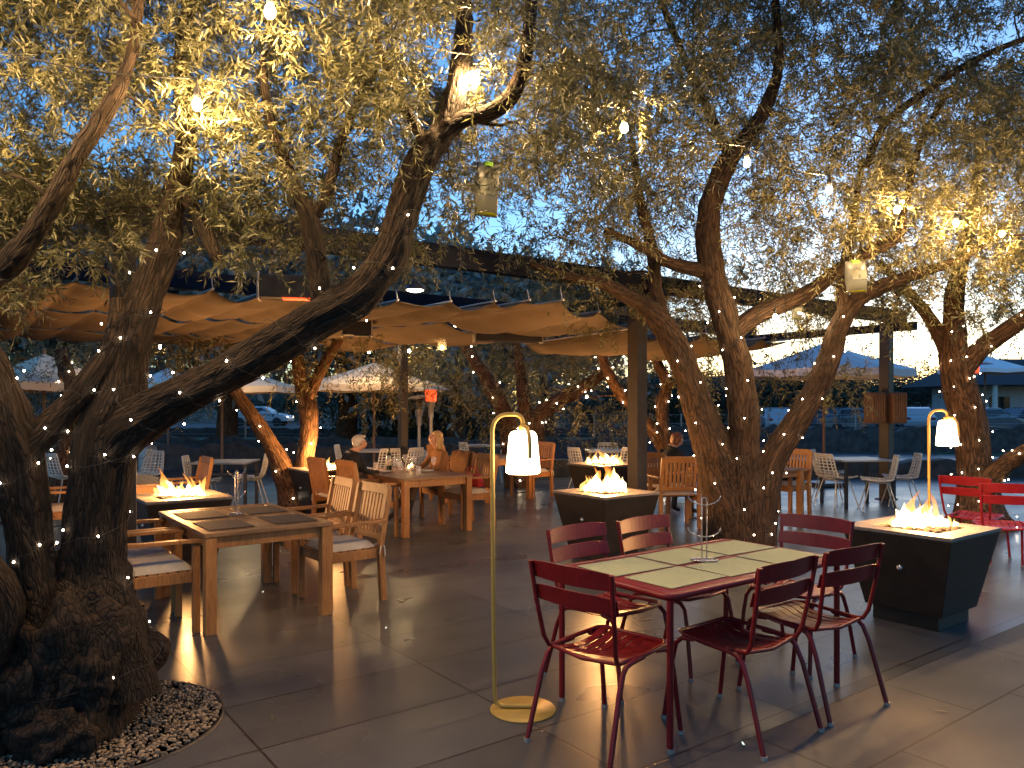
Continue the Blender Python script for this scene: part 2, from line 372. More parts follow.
class Wood:
    def __init__(s): s.V = []; s.Q = []; s.A = []; s.n = 0; s.samples = []
    def limb(s, pts, n=14, step=.06, rough=.10, keep=True, seed=0.0):
        c = spline(pts, step); k = len(c)
        T = np.gradient(c[:, :3], axis=0); T /= np.linalg.norm(T, axis=1)[:, None]+1e-9
        a = np.array([1., 0, 0]) if abs(T[0][0]) < .8 else np.array([0, 1., 0])
        nr = a-T[0]*a.dot(T[0]); nr /= np.linalg.norm(nr)
        th = np.linspace(0, 2*np.pi, n, endpoint=False); L = np.concatenate([[0], np.cumsum(np.linalg.norm(np.diff(c[:, :3], axis=0), axis=1))])
        Vs, As = [], []
        for i in range(k):
            nr = nr-T[i]*nr.dot(T[i]); nr /= np.linalg.norm(nr)+1e-9; bn = np.cross(T[i], nr)
            d = np.cos(th)[:, None]*nr+np.sin(th)[:, None]*bn
            Vs.append(np.hstack([d, np.full((n, 1), i)])); As.append(np.stack([np.cos(th)*max(c[i, 3], .02), np.sin(th)*max(c[i, 3], .02), np.full(n, L[i])], 1))
        D = np.vstack(Vs); A = np.vstack(As); idx = D[:, 3].astype(int); D = D[:, :3]
        r = c[idx, 3]
        q = np.stack([np.cos(np.tile(th, k))*1.6, np.sin(np.tile(th, k))*1.6, L[idx]*1.6/np.maximum(.05, c[idx, 3]*4)], 1)+seed*7.1
        rr = r*.92*(1+rough*1.3*fbm(q, 3)+rough*.9*np.abs(vnoise(q*np.array([2.4, 2.4, .5])+5)))
        Vx = c[idx, :3]+D*rr[:, None]
        j = np.arange(n); q4 = []
        for i in range(k-1): q4.append(np.stack([i*n+j, i*n+(j+1) % n, (i+1)*n+(j+1) % n, (i+1)*n+j], 1))
        s.V.append(Vx); s.A.append(A+np.array([seed*3.3, seed, seed*.7])); s.Q.append(np.vstack(q4)+s.n); s.n += len(Vx)
        if keep: s.samples.append(c)
        return c
    def blob(s, c, rad, amp, freq, n=72, m=48, sd=0.):
        th = np.linspace(0, 2*np.pi, n, endpoint=False); ph = np.linspace(.001, np.pi-.001, m)
        PH, THH = np.meshgrid(ph, th, indexing='ij')
        D = np.stack([np.sin(PH)*np.cos(THH), np.sin(PH)*np.sin(THH), -np.cos(PH)], -1).reshape(-1, 3)
        nz = fbm(D*freq+sd, 2); rid = 1-np.abs(vnoise(D*freq*1.3+sd+9))*2
        sc = 1+amp*nz+amp*.45*rid+amp*.10*fbm(D*freq*5+sd, 2)
        Vx = np.array(c)+D*np.array(rad)*sc[:, None]
        j = np.arange(n); q4 = []
        for i in range(m-1): q4.append(np.stack([i*n+j, i*n+(j+1) % n, (i+1)*n+(j+1) % n, (i+1)*n+j], 1))
        s.V.append(Vx); s.A.append(D*np.array(rad)*np.array([1, 1, 2.6])*.8+sd); s.Q.append(np.vstack(q4)+s.n); s.n += len(Vx)
    def build(s, name, mat, parent, base):
        return npmesh(name, np.vstack(s.V)-np.array(base), np.vstack(s.Q), mat, parent, True, np.vstack(s.A))
def unit(a): return a/(np.linalg.norm(a, axis=-1, keepdims=True)+1e-9)
PRUNE = []          # camera-side gaps round the lamps that hang free of leaves
def gen_leaves(C, Rad, per, leaf, tl=(.22, .42), nl=18, droop=.35, stem=.0018):
    """C: clump centres (N,3), Rad (N,), per: twigs per clump"""
    N = len(C); tot = N*per
    c = np.repeat(C, per, 0); r = np.repeat(Rad, per)
    d0 = unit(rng.normal(size=(tot, 3))); rad = rng.random(tot)**.45
    p0 = c+d0*(r*rad)[:, None]*.8
    p0o = p0
    if PRUNE:
        keep = np.ones(tot, bool)
        for q, w in PRUNE:
            q = np.array(q); e = np.array([0, 0, EYE]); ax = unit(q-e); t = (p0-e) @ ax; dist = np.linalg.norm(p0-e-t[:, None]*ax, axis=1)
            keep &= ~((dist < w) & (t < np.linalg.norm(q-e)+.1) & (t > .5) & (rng.random(tot) < .9))
        p0 = p0[keep]; d0 = d0[keep]; tot = len(p0)
    di = unit(d0*.7+rng.normal(size=(tot, 3))*.7+np.array([0, 0, -droop])); Lt = rng.uniform(tl[0], tl[1], tot)
    sag = np.array([0, 0, -1.])*(.25*Lt)[:, None]
    n = nl; t = (np.arange(n)+1)/n
    pos = p0[:, None]+di[:, None]*(Lt[:, None]*t)[:, :, None]+sag[:, None]*(t**2)[None, :, None]
    tan = unit(di[:, None]*Lt[:, None, None]+sag[:, None]*(2*t)[None, :, None])
    a = unit(np.cross(tan, np.array([0, 0, 1.])+rng.normal(size=(tot, 1, 3))*.4)); bq = np.cross(tan, a)
    ang = (np.arange(n)//2)*(np.pi/2)+(np.arange(n) % 2)*np.pi+rng.normal(size=(tot, n))*.5
    out = a*np.cos(ang)[..., None]+bq*np.sin(ang)[..., None]
    ld = unit(tan*.75+out*.75+rng.normal(size=(tot, n, 3))*.22)
    nn = unit(np.cross(ld, rng.normal(size=(tot, n, 3)))); sd = np.cross(nn, ld)
    ll = leaf[0]*rng.uniform(.6, 1.25, (tot, n))[..., None]; lw = leaf[1]*rng.uniform(.7, 1.2, (tot, n))[..., None]
    bend = nn*ll*.08
    v0 = pos; v2 = pos+ld*ll; v1 = pos+ld*ll*.45+sd*lw*.5+bend; v3 = pos+ld*ll*.45-sd*lw*.5+bend
    LV = np.stack([v0, v1, v2, v3], 2).reshape(-1, 3)
    LQ = np.arange(len(LV)).reshape(-1, 4)
    # stems: three-sided prisms
    e = p0+di*Lt[:, None]+sag; md = p0+di*(Lt*.5)[:, None]+sag*.25
    w1 = unit(np.cross(di, rng.normal(size=(tot, 3)))); w2 = np.cross(di, w1)
    ring = [w1*stem, (-.5*w1+.87*w2)*stem, (-.5*w1-.87*w2)*stem]
    SV = np.stack([p0+x for x in ring]+[md+x*.8 for x in ring]+[e+x*.4 for x in ring], 1).reshape(-1, 3)
    o = (np.arange(tot)*9)[:, None]+len(LV)
    SQ = np.vstack([o+np.array([[i, (i+1) % 3, 3+(i+1) % 3, 3+i]]) for i in range(3)]+[o+np.array([[3+i, 3+(i+1) % 3, 6+(i+1) % 3, 6+i]]) for i in range(3)])
    return np.vstack([LV, SV]), np.vstack([LQ, SQ])
def make_leaves(name, C, Rad, per, leaf, mat, parent, base, *a, more=()):
    VV, QQ, n = [], [], 0
    for g in [(C, Rad, per, leaf)+a]+list(more):
        v, q = gen_leaves(*g); VV.append(v); QQ.append(q+n); n += len(v)
    return npmesh(name, np.vstack(VV)-np.array(base), np.vstack(QQ), mat, parent)
def clear_limbs(wood, ids, frac=1.0, k=1.5, add=.03):
    for i in ids:
        c = wood.samples[i]; m = int(len(c)*frac); last = None
        for row in c[:m]:
            if row[2] < 1.9: continue
            if last is None or np.linalg.norm(row[:3]-last) > .09: PRUNE.append((tuple(row[:3]), row[3]*k+add)); last = row[:3]
def branch_out(w, C, rmax=.02, tip=.004, n=5):
    """thin branches from the nearest existing wood to each clump centre"""
    S = np.vstack(w.samples); pts = S[:, :3]; rad = S[:, 3]
    order = np.argsort([np.min(np.linalg.norm(pts-c, axis=1)) for c in C])
    for k in order:
        c = C[k]; d = np.linalg.norm(pts-c, axis=1)+np.where(pts[:, 2] > c[2]+.1, .25, 0)+rad*.6
        i = int(np.argmin(d)); a = pts[i]; L = np.linalg.norm(c-a)
        if L < .05: continue
        r0 = min(rad[i]*.6, rmax, .006+.012*L)
        mid1 = a+(c-a)*.35+rng.normal(size=3)*.07*L+np.array([0, 0, .10*L]); mid2 = a+(c-a)*.7+rng.normal(size=3)*.07*L+np.array([0, 0, .07*L])
        s = w.limb([(*a, r0), (*mid1, r0*.75), (*mid2, r0*.5), (*c, tip)], n, max(.06, L/9), .08, False, float(k))
        pts = np.vstack([pts, s[:, :3]]); rad = np.concatenate([rad, s[:, 3]])
def grid_clumps(x0, y0, cell, rows, Y0, Y1, per_full, rad, jit=.55):
    C, Rd = [], []
    for j, row in enumerate(rows):
        for i, ch in enumerate(row):
            q = int(ch) if ch != '.' else 0
            lam = q/9*per_full; k = int(lam)+(rng.random() < lam-int(lam))
            for _ in range(k):
                px = x0+(i+.5+rng.uniform(-jit, jit))*cell; py = y0+(j+.5+rng.uniform(-jit, jit))*cell; Y = rng.uniform(Y0, Y1)
                C.append(P(px, py, Y)); Rd.append(rng.uniform(*rad))
    return np.array([tuple(c) for c in C]), np.array(Rd)
def L4(pts):      # pixel limb -> metres
    return [(*P(a, b, Y), r*Y/F) for a, b, Y, r in pts]

# ================================================================== SETTING
def sheet(name, x0, x1, y0, y1, z, mat, loc=(0, 0, 0), rz=0.0, n=1):
    b = MB(); vs = [(x0+(x1-x0)*i/n, y0+(y1-y0)*j/n, 0) for j in range(n+1) for i in range(n+1)]
    b.add(vs, [(j*(n+1)+i, j*(n+1)+i+1, (j+1)*(n+1)+i+1, (j+1)*(n+1)+i) for j in range(n) for i in range(n)])
    o = b.build(name, mat); o.location = (loc[0], loc[1], z); o.rotation_euler = (0, 0, rz); return struct(o)
sheet('ground', -900, 900, -300, 1500, -.03, M['ground'])
sheet('lawn', -60, 60, 17.6, 50, -.012, M['lawn'])
sheet('road', -150, 150, 52, 62, .0, M['asphalt'])
sheet('car_park', 8, 60, 34, 50, -.006, M['asphalt'])
b = MB()
sheet('patio_floor', -16, 26, 2.31, 24, 0, M['floor'], rz=ROT)
sheet('pavement', -16, 26, -12, 2.306, 0, M['pave'], rz=ROT)
b = MB()
b.add([(-16, 2.306, 0), (26, 2.306, 0), (26, 2.31, 0), (-16, 2.31, 0)], [(0, 1, 2, 3)]); jn = b.build('paving_joint', M['mat_dark']); jn.rotation_euler = (0, 0, ROT); jn.location = (0, 0, -.004); struct(jn)

# ------------------------------------------------------------------ sky, sun, camera
w = bpy.data.worlds.new('World'); SC.world = w; w.use_nodes = True
nt = w.node_tree; sky = nt.nodes.new('ShaderNodeTexSky'); sky.sky_type = 'NISHITA'; sky.sun_disc = False
SUN_EL, SUN_AZ = R(3.4), R(24)
sky.sun_elevation = SUN_EL; sky.sun_rotation = SUN_AZ; sky.altitude = 60; sky.air_density = 1.0; sky.dust_density = .35; sky.ozone_density = 4.0
nt.links.new(sky.outputs[0], nt.nodes['Background'].inputs['Color']); nt.nodes['Background'].inputs['Strength'].default_value = .15
sl = bpy.data.lights.new('sun', 'SUN'); sl.energy = .02; sl.angle = R(.5); sl.color = (1, .7, .45)
so = bpy.data.objects.new('sun', sl); COL.objects.link(so)
dirv = Vector((math.sin(SUN_AZ)*math.cos(SUN_EL), math.cos(SUN_AZ)*math.cos(SUN_EL), math.sin(SUN_EL)))
so.rotation_euler = (-dirv).to_track_quat('-Z', 'Y').to_euler()
cd = bpy.data.cameras.new('camera'); cam = bpy.data.objects.new('camera', cd); COL.objects.link(cam)
cam.location = (0, 0, EYE); cam.rotation_euler = (R(90), 0, 0); cd.sensor_width = 36; cd.lens = 36*F/1024; cd.shift_y = 20/1024; cd.clip_end = 4000; cd.clip_start = .05
SC.camera = cam
SC.view_settings.view_transform = 'Standard'; SC.view_settings.look = 'None'; SC.view_settings.exposure = 2.0; SC.view_settings.gamma = 1
SC.view_settings.use_curve_mapping = False
SC.cycles.use_denoising = True; SC.cycles.sample_clamp_indirect = 2.5; SC.cycles.sample_clamp_direct = 0
SC.cycles.max_bounces = 6; SC.cycles.diffuse_bounces = 3; SC.cycles.glossy_bounces = 3; SC.cycles.transparent_max_bounces = 12; SC.cycles.caustics_reflective = False; SC.cycles.caustics_refractive = False

# ================================================================== STRING LIGHTS AND OTHER LAMPS
BULB_Z = 3.32
def onz(px, py, z): Y = (z-EYE)*F/(HY-py); return P(px, py, Y)
main_pts = [onz(px, py, BULB_Z) for px, py in ((1002, 234), (956, 223), (897, 210), (829, 190), (747, 163), (624, 128), (472, 78), (270, 12))]
main_pts = [main_pts[0]+(main_pts[0]-main_pts[1])] + main_pts + [main_pts[-1]+Vector((-.85, -.50, .25))]
def string_light(name, label, pts, bulb_r, mat, sag=.10, hang=.07):
    t = thing(name, label, 'string light', pts[0], 0, 'strings of warm bulbs')
    o = Vector(pts[0]); w = MB(); path = []
    for i in range(len(pts)-1):
        a, c = pts[i], pts[i+1]
        for k in range(8):
            s = k/8; path.append(a.lerp(c, s)-o+Vector((0, 0, hang+.05-sag*4*s*(1-s)*.5)))
    path.append(pts[-1]-o+Vector((0, 0, hang+.05)))
    w.tube(path, .0035, 6); w.build('cable', M['black_cable'], t)
    bm = MB(); bm.ball((0, 0, 0), (bulb_r, bulb_r, bulb_r*1.25), 10); proto = bm.build('bulb', mat, t)
    sk = MB(); sk.lathe([(.014, bulb_r*1.1), (.017, bulb_r*1.15), (.017, bulb_r*1.1+.05), (.006, bulb_r*1.1+.06), (.004, hang+.05)], 10); sp = sk.build('socket', M['black_cable'], t)
    for i, p in enumerate(pts):
        bb = proto if i == 0 else dup(proto, parent=t); bb.location = p-o
        ss = sp if i == 0 else dup(sp, parent=t); ss.location = p-o
    return t
string_light('bulb_string', 'long string of round warm bulbs crossing in front of the tall olive trees', main_pts, .024, M['bulb'])
s2 = [P(197, 105, 3.45), P(197, 105, 3.45)+Vector((-.95, -.35, .05)), P(197, 105, 3.45)+Vector((-1.9, -.8, .12))]
string_light('bulb_string', 'short string with one bright bulb among leaves at the upper left', s2, .021, M['bulb'])
s3 = [P(160, 347, 13.5), P(242, 349, 15.2), P(369, 352, 14.9), P(409, 351, 15.1), P(520, 396, 16.0), P(587, 397, 17.0)]
string_light('bulb_string', 'string of small bulbs under the far side of the canvas shade', s3, .026, M['bulbs'], .05)
s4 = [P(775, 317, 7.6), P(800, 312, 8.4)]
string_light('bulb_string', 'pair of small bulbs low beside the hanging bags on the forked tree', s4, .022, M['bulbs'], .05)
for q in main_pts[1:-1]: PRUNE.append((tuple(q), .10))
PRUNE.append((tuple(s2[0]), .06))
for q in s3[1:]: PRUNE.append((tuple(q), .16))
PRUNE.append((tuple(s4[0]), .10))
BAGS = [(487, 190, 4.6), (856, 277, 7.3), (797, 311, 8.0)]
for px, py, Y in BAGS: PRUNE.append((tuple(P(px, py, Y)), .13))

# ================================================================== OLIVE TREES
def fairy(tree_label, wood, base, n, r, pick, mat=None, grp='strings of fairy lights'):
    t = thing('fairy_light_string', tree_label, 'fairy lights', base, 0, grp)
    bm = MB(); bm.ball((0, 0, 0), r, 6); proto = bm.build('bulb', M['fairy'], t); first = True
    cab = MB(); pos = []
    for ci, turns, share, *fr in pick:
        c = wood.samples[ci]; c = c[:max(4, int(len(c)*(fr[0] if fr else 1)))]; k = len(c); m = max(2, int(n*share)); path = []
        T = np.gradient(c[:, :3], axis=0); T = unit(T)
        for q in range(m*6+1):
            s = q/(m*6)*(k-1); i = int(min(k-1, s)); th = 2*math.pi*turns*q/(m*6)+ci
            a = np.cross(T[i], [0.3, .9, .2]); a /= np.linalg.norm(a); bb = np.cross(T[i], a)
            rr = c[i, 3]*1.16+.006
            p = c[i, :3]+(a*math.cos(th)+bb*math.sin(th))*rr; path.append(tuple(p-np.array(base)))
            if q % 6 == 3: pos.append(p+rng.normal(size=3)*.012-np.array(base))
        cab.tube(path, .0016 if r < .007 else .002, 4)
    cab.build('wire', M['black_cable'], t)
    for p in pos[:100]:
        o = proto if first else dup(proto, parent=t); first = False; o.location = tuple(p)
    return t

# --- the big gnarled tree at the left
base = np.array([-2.14, 3.85, 0.0])
w = Wood()
w.blob((-2.22, 3.86, .30), (.34, .37, .50), .26, 2.6, 110, 80, 3.)
w.blob((-2.0, 3.66, .34), (.13, .14, .15), .28, 2.2, 48, 36, 8.)
w.blob((-2.42, 3.62, .22), (.25, .22, .34), .30, 2.6, 60, 44, 14.)
w.blob((-2.1, 3.55, .08), (.18, .14, .14), .30, 2.6, 48, 36, 21.)
w.limb(L4([(90, 690, 3.85, 70), (92, 610, 3.85, 42), (92, 560, 3.85, 29), (97, 500, 3.83, 28), (105, 440, 3.82, 30), (119, 395, 3.84, 25), (130, 340, 3.88, 20), (148, 290, 3.95, 17.5), (164, 245, 4.0, 16), (172, 205, 4.05, 12), (186, 140, 4.1, 10), (182, 60, 4.2, 8), (196, -40, 4.3, 5)]), 64, .02, .12, True, 1)
w.limb(L4([(108, 455, 3.82, 25), (128, 427, 3.8, 26), (168, 402, 3.78, 22), (215, 379, 3.76, 20.5), (262, 352, 3.76, 20.5), (312, 322, 3.8, 21), (360, 294, 3.85, 20), (390, 255, 3.9, 17.5), (405, 205, 3.95, 16), (423, 158, 4.0, 15), (447, 124, 4.05, 12), (459, 75, 4.1, 11), (464, 20, 4.2, 9), (460, -60, 4.3, 7)]), 64, .02, .12, True, 2)
w.limb(L4([(432, 143, 4.02, 13), (462, 120, 4.04, 9), (490, 112, 4.05, 9), (510, 98, 4.05, 9), (523, 68, 4.05, 8), (530, 22, 4.05, 7), (534, -40, 4.0, 5)]), 32, .025, .1, True, 3)
w.limb(L4([(60, 680, 3.75, 50), (38, 600, 3.68, 24), (30, 540, 3.66, 21), (22, 490, 3.64, 22), (12, 440, 3.62, 25), (-2, 390, 3.6, 22), (-28, 330, 3.58, 18), (-26, 290, 3.55, 14), (8, 264, 3.5, 13), (32, 235, 3.48, 11), (56, 196, 3.46, 10), (82, 148, 3.45, 9), (112, 102, 3.45, 8), (132, 52, 3.45, 6), (141, -20, 3.45, 5)]), 48, .025, .12, True, 4)
w.limb(L4([(20, 450, 3.64, 20), (42, 432, 3.66, 16), (66, 408, 3.7, 13), (92, 376, 3.74, 12), (112, 345, 3.8, 10), (118, 300, 3.9, 7)]), 32, .03, .1, True, 5)
w.limb(L4([(322, 318, 3.86, 13), (320, 285, 3.88, 11), (315, 250, 3.9, 11), (308, 214, 3.9, 10), (292, 180, 3.9, 7), (270, 120, 3.9, 5), (262, 60, 3.85, 4)]), 28, .03, .08, True, 6)
w.limb(L4([(310, 222, 3.9, 7), (328, 190, 3.92, 6), (345, 130, 4.0, 5), (380, 60, 4.05, 4)]), 20, .04, .08, True, 7)
w.limb(L4([(176, 185, 4.06, 7), (190, 203, 4.02, 7), (203, 226, 3.99, 7.5), (213, 248, 3.97, 7), (219, 263, 3.97, 5)]), 24, .025, .1, True, 8)
w.limb(L4([(428, 150, 4.0, 6), (412, 120, 3.98, 5), (390, 75, 3.95, 4), (372, 30, 3.9, 3)]), 16, .04, .08, True, 9)
w.limb(L4([(-20, 640, 3.5, 40), (-8, 600, 3.45, 30), (-30, 560, 3.4, 26), (-60, 500, 3.4, 22)]), 40, .03, .14, False, 10)
tree = thing('olive_tree', 'massive gnarled olive tree with a swollen base in the gravel ring at the left', 'tree', base)
C1, R1 = grid_clumps(-64, -64, 64, ["899999998", "799999998731", "878999999642", "864268987531", "764455430000", "520000"], 3.5, 5.0, 7.0, (.10, .21))
C1b, R1b = grid_clumps(-500, -300, 100, ["999999", "999999", "999999", "99987", "9986"], 3.4, 5.2, 5, (.2, .34))
SKY_BLOCK = []  # unseen foliage added above and behind the camera to block blue skylight
while len(SKY_BLOCK) < 330:
    q = np.array([rng.uniform(-5.5, 4.5), rng.uniform(-5.5, 3.4), rng.uniform(3.3, 5.2)])
    if q[1] < .5 or (q[2]-EYE)/q[1] > .62: SKY_BLOCK.append(q)
while len(SKY_BLOCK) < 640:
    a = rng.uniform(R(150), R(390)) if rng.random() < .75 else rng.uniform(R(120), R(420)); q = np.array([math.cos(a)*rng.uniform(5.5, 8), math.sin(a)*rng.uniform(5.5, 8), rng.uniform(.6, 4.6)])
    if q[1] < 1.0: SKY_BLOCK.append(q)
SKY_BLOCK = np.array(SKY_BLOCK)
C1b = C1b[(C1b[:, 0] < -2.9) | (C1b[:, 2] > 3.7)] if len(C1b) else C1b; R1b = R1b[:len(C1b)]
clear_limbs(w, [1, 2], .95); clear_limbs(w, [3], .9); clear_limbs(w, [0], .62); clear_limbs(w, [5], .5)
branch_out(w, C1, .018, .003)
C1c, R1c = grid_clumps(-48, 172, 48, ["8888876"], 3.9, 5.2, 6, (.10, .18))
C1 = np.vstack([C1, C1c]); R1 = np.concatenate([R1, R1c])
branch_out(w, C1c, .012, .003); branch_out(w, SKY_BLOCK, .03, .005)
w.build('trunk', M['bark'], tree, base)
CC = np.vstack([C1b, SKY_BLOCK]); RR = np.concatenate([R1b, rng.uniform(.3, .5, len(SKY_BLOCK))])  # the added sky-blocking clumps share the crown mesh with the real foliage
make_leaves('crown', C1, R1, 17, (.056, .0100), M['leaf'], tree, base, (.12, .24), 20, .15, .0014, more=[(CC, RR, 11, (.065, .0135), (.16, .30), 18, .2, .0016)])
fairy('fairy lights wound round the gnarled tree at the left', w, base, 99, .0050, [(0, 7, .26, .62), (1, 8, .26, .6), (3, 6, .36, .6), (4, 3, .12, .8)])

# --- tree behind the fire pits, right of centre
base = np.array([2.40, 8.2, 0.0]); w = Wood(); Yt = 8.2
def LY(pts, dY=0.0): return L4([(a, b, c if c > 3 else Yt+c, r) for a, b, c, r in pts])
w.limb(LY([(738, 580, 0, 39.4), (735, 555, 0, 33.5), (732, 520, 0, 30.9), (726, 488, 0, 25.8), (714, 450, 0, 19.7), (700, 412, 0, 16.4), (688, 374, -.05, 14.6), (672, 340, -.1, 13.7), (652, 312, -.15, 10.3), (628, 296, -.2, 7.8), (600, 283, -.3, 6.0), (568, 276, -.4, 4.3), (530, 264, -.5, 3.0)]), 56, .03, .1, True, 1)
w.limb(LY([(740, 570, -.08, 32.0), (742, 520, -.08, 25.4), (744, 470, -.06, 19.7), (744, 430, -.06, 16.0), (741, 388, -.06, 15.0), (734, 350, -.08, 14.1), (724, 314, -.1, 13.6), (713, 275, -.1, 13.2), (708, 236, -.12, 12.2), (713, 195, -.15, 11.3), (730, 158, -.2, 10.3), (756, 124, -.2, 7.9), (771, 94, -.2, 6.6), (779, 58, -.2, 4.7), (774, -20, -.2, 3.3)]), 56, .03, .1, True, 2)
w.limb(LY([(748, 560, .0, 29.2), (758, 505, .0, 20.6), (769, 466, .05, 14.6), (788, 434, .08, 12.9), (810, 400, .1, 12.1), (827, 364, .1, 11.1), (838, 330, .1, 10.3), (853, 304, .1, 8.6), (880, 287, .1, 7.8), (916, 274, .1, 6.0), (962, 258, .1, 4.3), (1005, 228, .1, 3.5)]), 44, .035, .1, True, 3)
w.limb(LY([(735, 332, -.1, 11), (756, 316, -.15, 10), (782, 305, -.2, 9), (812, 290, -.25, 8), (842, 268, -.3, 7.5), (872, 250, -.3, 7), (897, 236, -.3, 6.5), (904, 212, -.3, 4), (918, 150, -.3, 3.5), (945, 95, -.3, 2.5)]), 28, .04, .1, True, 4)
w.limb(LY([(709, 270, -.1, 9), (690, 268, -.15, 7.5), (668, 262, -.2, 6.5), (640, 246, -.3, 5), (605, 230, -.4, 3.5)]), 24, .05, .1, True, 5)
w.limb(LY([(664, 330, -.1, 9), (656, 290, .0, 7), (652, 250, .1, 6), (640, 200, .2, 5), (632, 140, .3, 3.5)]), 24, .05, .1, True, 6)
w.limb(LY([(845, 314, .1, 7), (842, 280, .15, 5.5), (852, 225, .2, 4), (862, 160, .2, 3)]), 20, .05, .1, True, 7)
w.limb(LY([(866, 168, -.3, 3.5), (884, 125, -.4, 4), (924, 93, -.6, 4), (975, 60, -.8, 3.5), (1040, 32, -.9, 2.5)]), 16, .06, .08, True, 8)
w.limb(LY([(733, 160, -.2, 6), (712, 120, .0, 5), (690, 70, .1, 4), (660, 0, .2, 3)]), 18, .05, .1, True, 9)
tree = thing('olive_tree', 'tall olive tree with three forked stems behind the red table', 'tree', base)
C2, R2 = grid_clumps(384, -128, 64, ["356899998765", "356899998765", "114899999643", "124898898876", "245888899988", "123886899988", "000300000000"], 6.9, 9.6, 8.5, (.20, .38))
C2x, R2x = grid_clumps(384, 256, 64, ["002887776433", "000010110000"], 8.7, 10.2, 8.5, (.20, .36))
C2 = np.vstack([C2, C2x]); R2 = np.concatenate([R2, R2x])
clear_limbs(w, [0], .75); clear_limbs(w, [1], .92); clear_limbs(w, [2], .7); clear_limbs(w, [3], .75); clear_limbs(w, [4, 7], .8)
branch_out(w, C2, .028, .004)
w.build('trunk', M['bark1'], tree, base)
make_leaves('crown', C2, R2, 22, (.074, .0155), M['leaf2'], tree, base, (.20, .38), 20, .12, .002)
fairy('fairy lights wound round the three-stemmed tree behind the red table', w, base, 100, .0068, [(0, 8, .36, .62), (1, 8, .38, .5), (2, 6, .26, .6)])

# --- tree at the far right
base = np.array([6.12, 10.1, 0.0]); w = Wood(); Yt = 10.1
w.limb(LY([(981, 530, 0, 38), (979, 512, 0, 25), (975, 475, 0, 17), (971, 430, 0, 16), (962, 392, 0, 16), (955, 358, 0, 15), (954, 325, -.1, 11), (955, 290, -.1, 9), (963, 255, -.1, 7), (972, 215, -.2, 6), (980, 150, -.3, 4)]), 44, .05, .1, True, 1)
w.limb(LY([(953, 362, 0, 10), (940, 335, 0, 8), (922, 308, .1, 6), (902, 286, .2, 5), (880, 262, .2, 3.5)]), 24, .06, .1, True, 2)
w.limb(LY([(960, 374, -.05, 11), (980, 350, -.1, 9.5), (1003, 333, -.2, 8.5), (1030, 314, -.3, 8), (1070, 285, -.4, 6)]), 28, .05, .1, True, 3)
w.limb(LY([(978, 508, -.1, 14), (990, 482, -.2, 10), (1005, 465, -.3, 9), (1032, 448, -.5, 8), (1075, 415, -.6, 7)]), 28, .05, .1, True, 4)
tree = thing('olive_tree', 'broad olive tree behind the hanging lantern at the far right', 'tree', base)
C3, R3 = grid_clumps(864, 64, 64, ["2568999", "3678999", "5789999", "0037899", "0004887", "0001432"], 9.2, 11.4, 5.0, (.3, .5))
clear_limbs(w, [0, 2], .6)
branch_out(w, C3, .03, .004)
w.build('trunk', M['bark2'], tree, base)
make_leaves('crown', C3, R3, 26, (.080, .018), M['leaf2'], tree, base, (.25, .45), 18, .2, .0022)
fairy('fairy lights wound round the broad tree at the far right', w, base, 92, .0078, [(0, 8, .60, .6), (2, 3, .16), (3, 3, .24)])

# --- trees in the middle distance
def mid_tree(label, base, limbs, cl, per, leaf, flabel, nf, pick, fr):
    w = Wood()
    for i, l in enumerate(limbs): w.limb(L4(l), 22, .06, .12, True, i+1)
    t = thing('olive_tree', label, 'tree', base, 0, 'olive trees beyond the canvas shade')
    C, Rd = cl; branch_out(w, C, .03, .005); w.build('trunk', M['bark2'], t, base)
    make_leaves('crown', C, Rd, per, leaf, M['leaf2'], t, base, (.3, .55), 16, .5, .003)
    fairy(flabel, w, base, nf, fr, pick)
b0 = np.array(tuple(P(297, 505, 11.3))); b0[2] = 0
mid_tree('slanting two-stemmed olive tree lit orange by the fire beside the seated man', b0,
 [[(300, 512, 11.3, 26), (292, 492, 11.3, 16), (276, 455, 11.2, 9), (258, 424, 11.1, 7.5), (240, 398, 11, 6.5), (222, 370, 10.9, 5)],
  [(300, 500, 11.3, 16), (303, 468, 11.3, 10), (308, 438, 11.3, 9.5), (308, 410, 11.3, 9.5), (303, 388, 11.3, 8), (296, 352, 11.2, 6)],
  [(306, 404, 11.3, 7), (318, 375, 11.3, 6), (334, 348, 11.3, 5), (350, 320, 11.2, 4)]],
 grid_clumps(180, 300, 40, ["566665", "466643"], 10.6, 12.6, 4, (.25, .42)), 13, (.085, .018), 'few fairy lights on the slanting two-stemmed tree', 22, [(0, 4, .5), (1, 3, .5)], .009)
b0 = np.array(tuple(P(520, 490, 15.0))); b0[2] = 0
mid_tree('spreading olive tree with low limbs behind the hanging lantern in the middle', b0,
 [[(520, 490, 15, 16), (512, 450, 15, 11), (505, 415, 15, 9), (490, 385, 15, 8), (474, 360, 15, 6), (455, 335, 15, 4)],
  [(524, 480, 15, 14), (534, 438, 15, 11), (537, 418, 15, 9), (556, 402, 15, 8), (582, 388, 15, 7), (604, 372, 15, 5)],
  [(530, 430, 15, 8), (524, 400, 15.1, 7), (520, 370, 15.2, 5), (515, 330, 15.2, 4)]],
 grid_clumps(370, 270, 40, ["4444444", "5666666", "6888886", "3566642"], 14, 17, 5.5, (.35, .55)), 14, (.10, .022), 'fairy lights on the spreading tree in the middle distance', 44, [(0, 4, .35), (1, 5, .65)], .011)
b0 = np.array(tuple(P(676, 486, 13.5))); b0[2] = 0
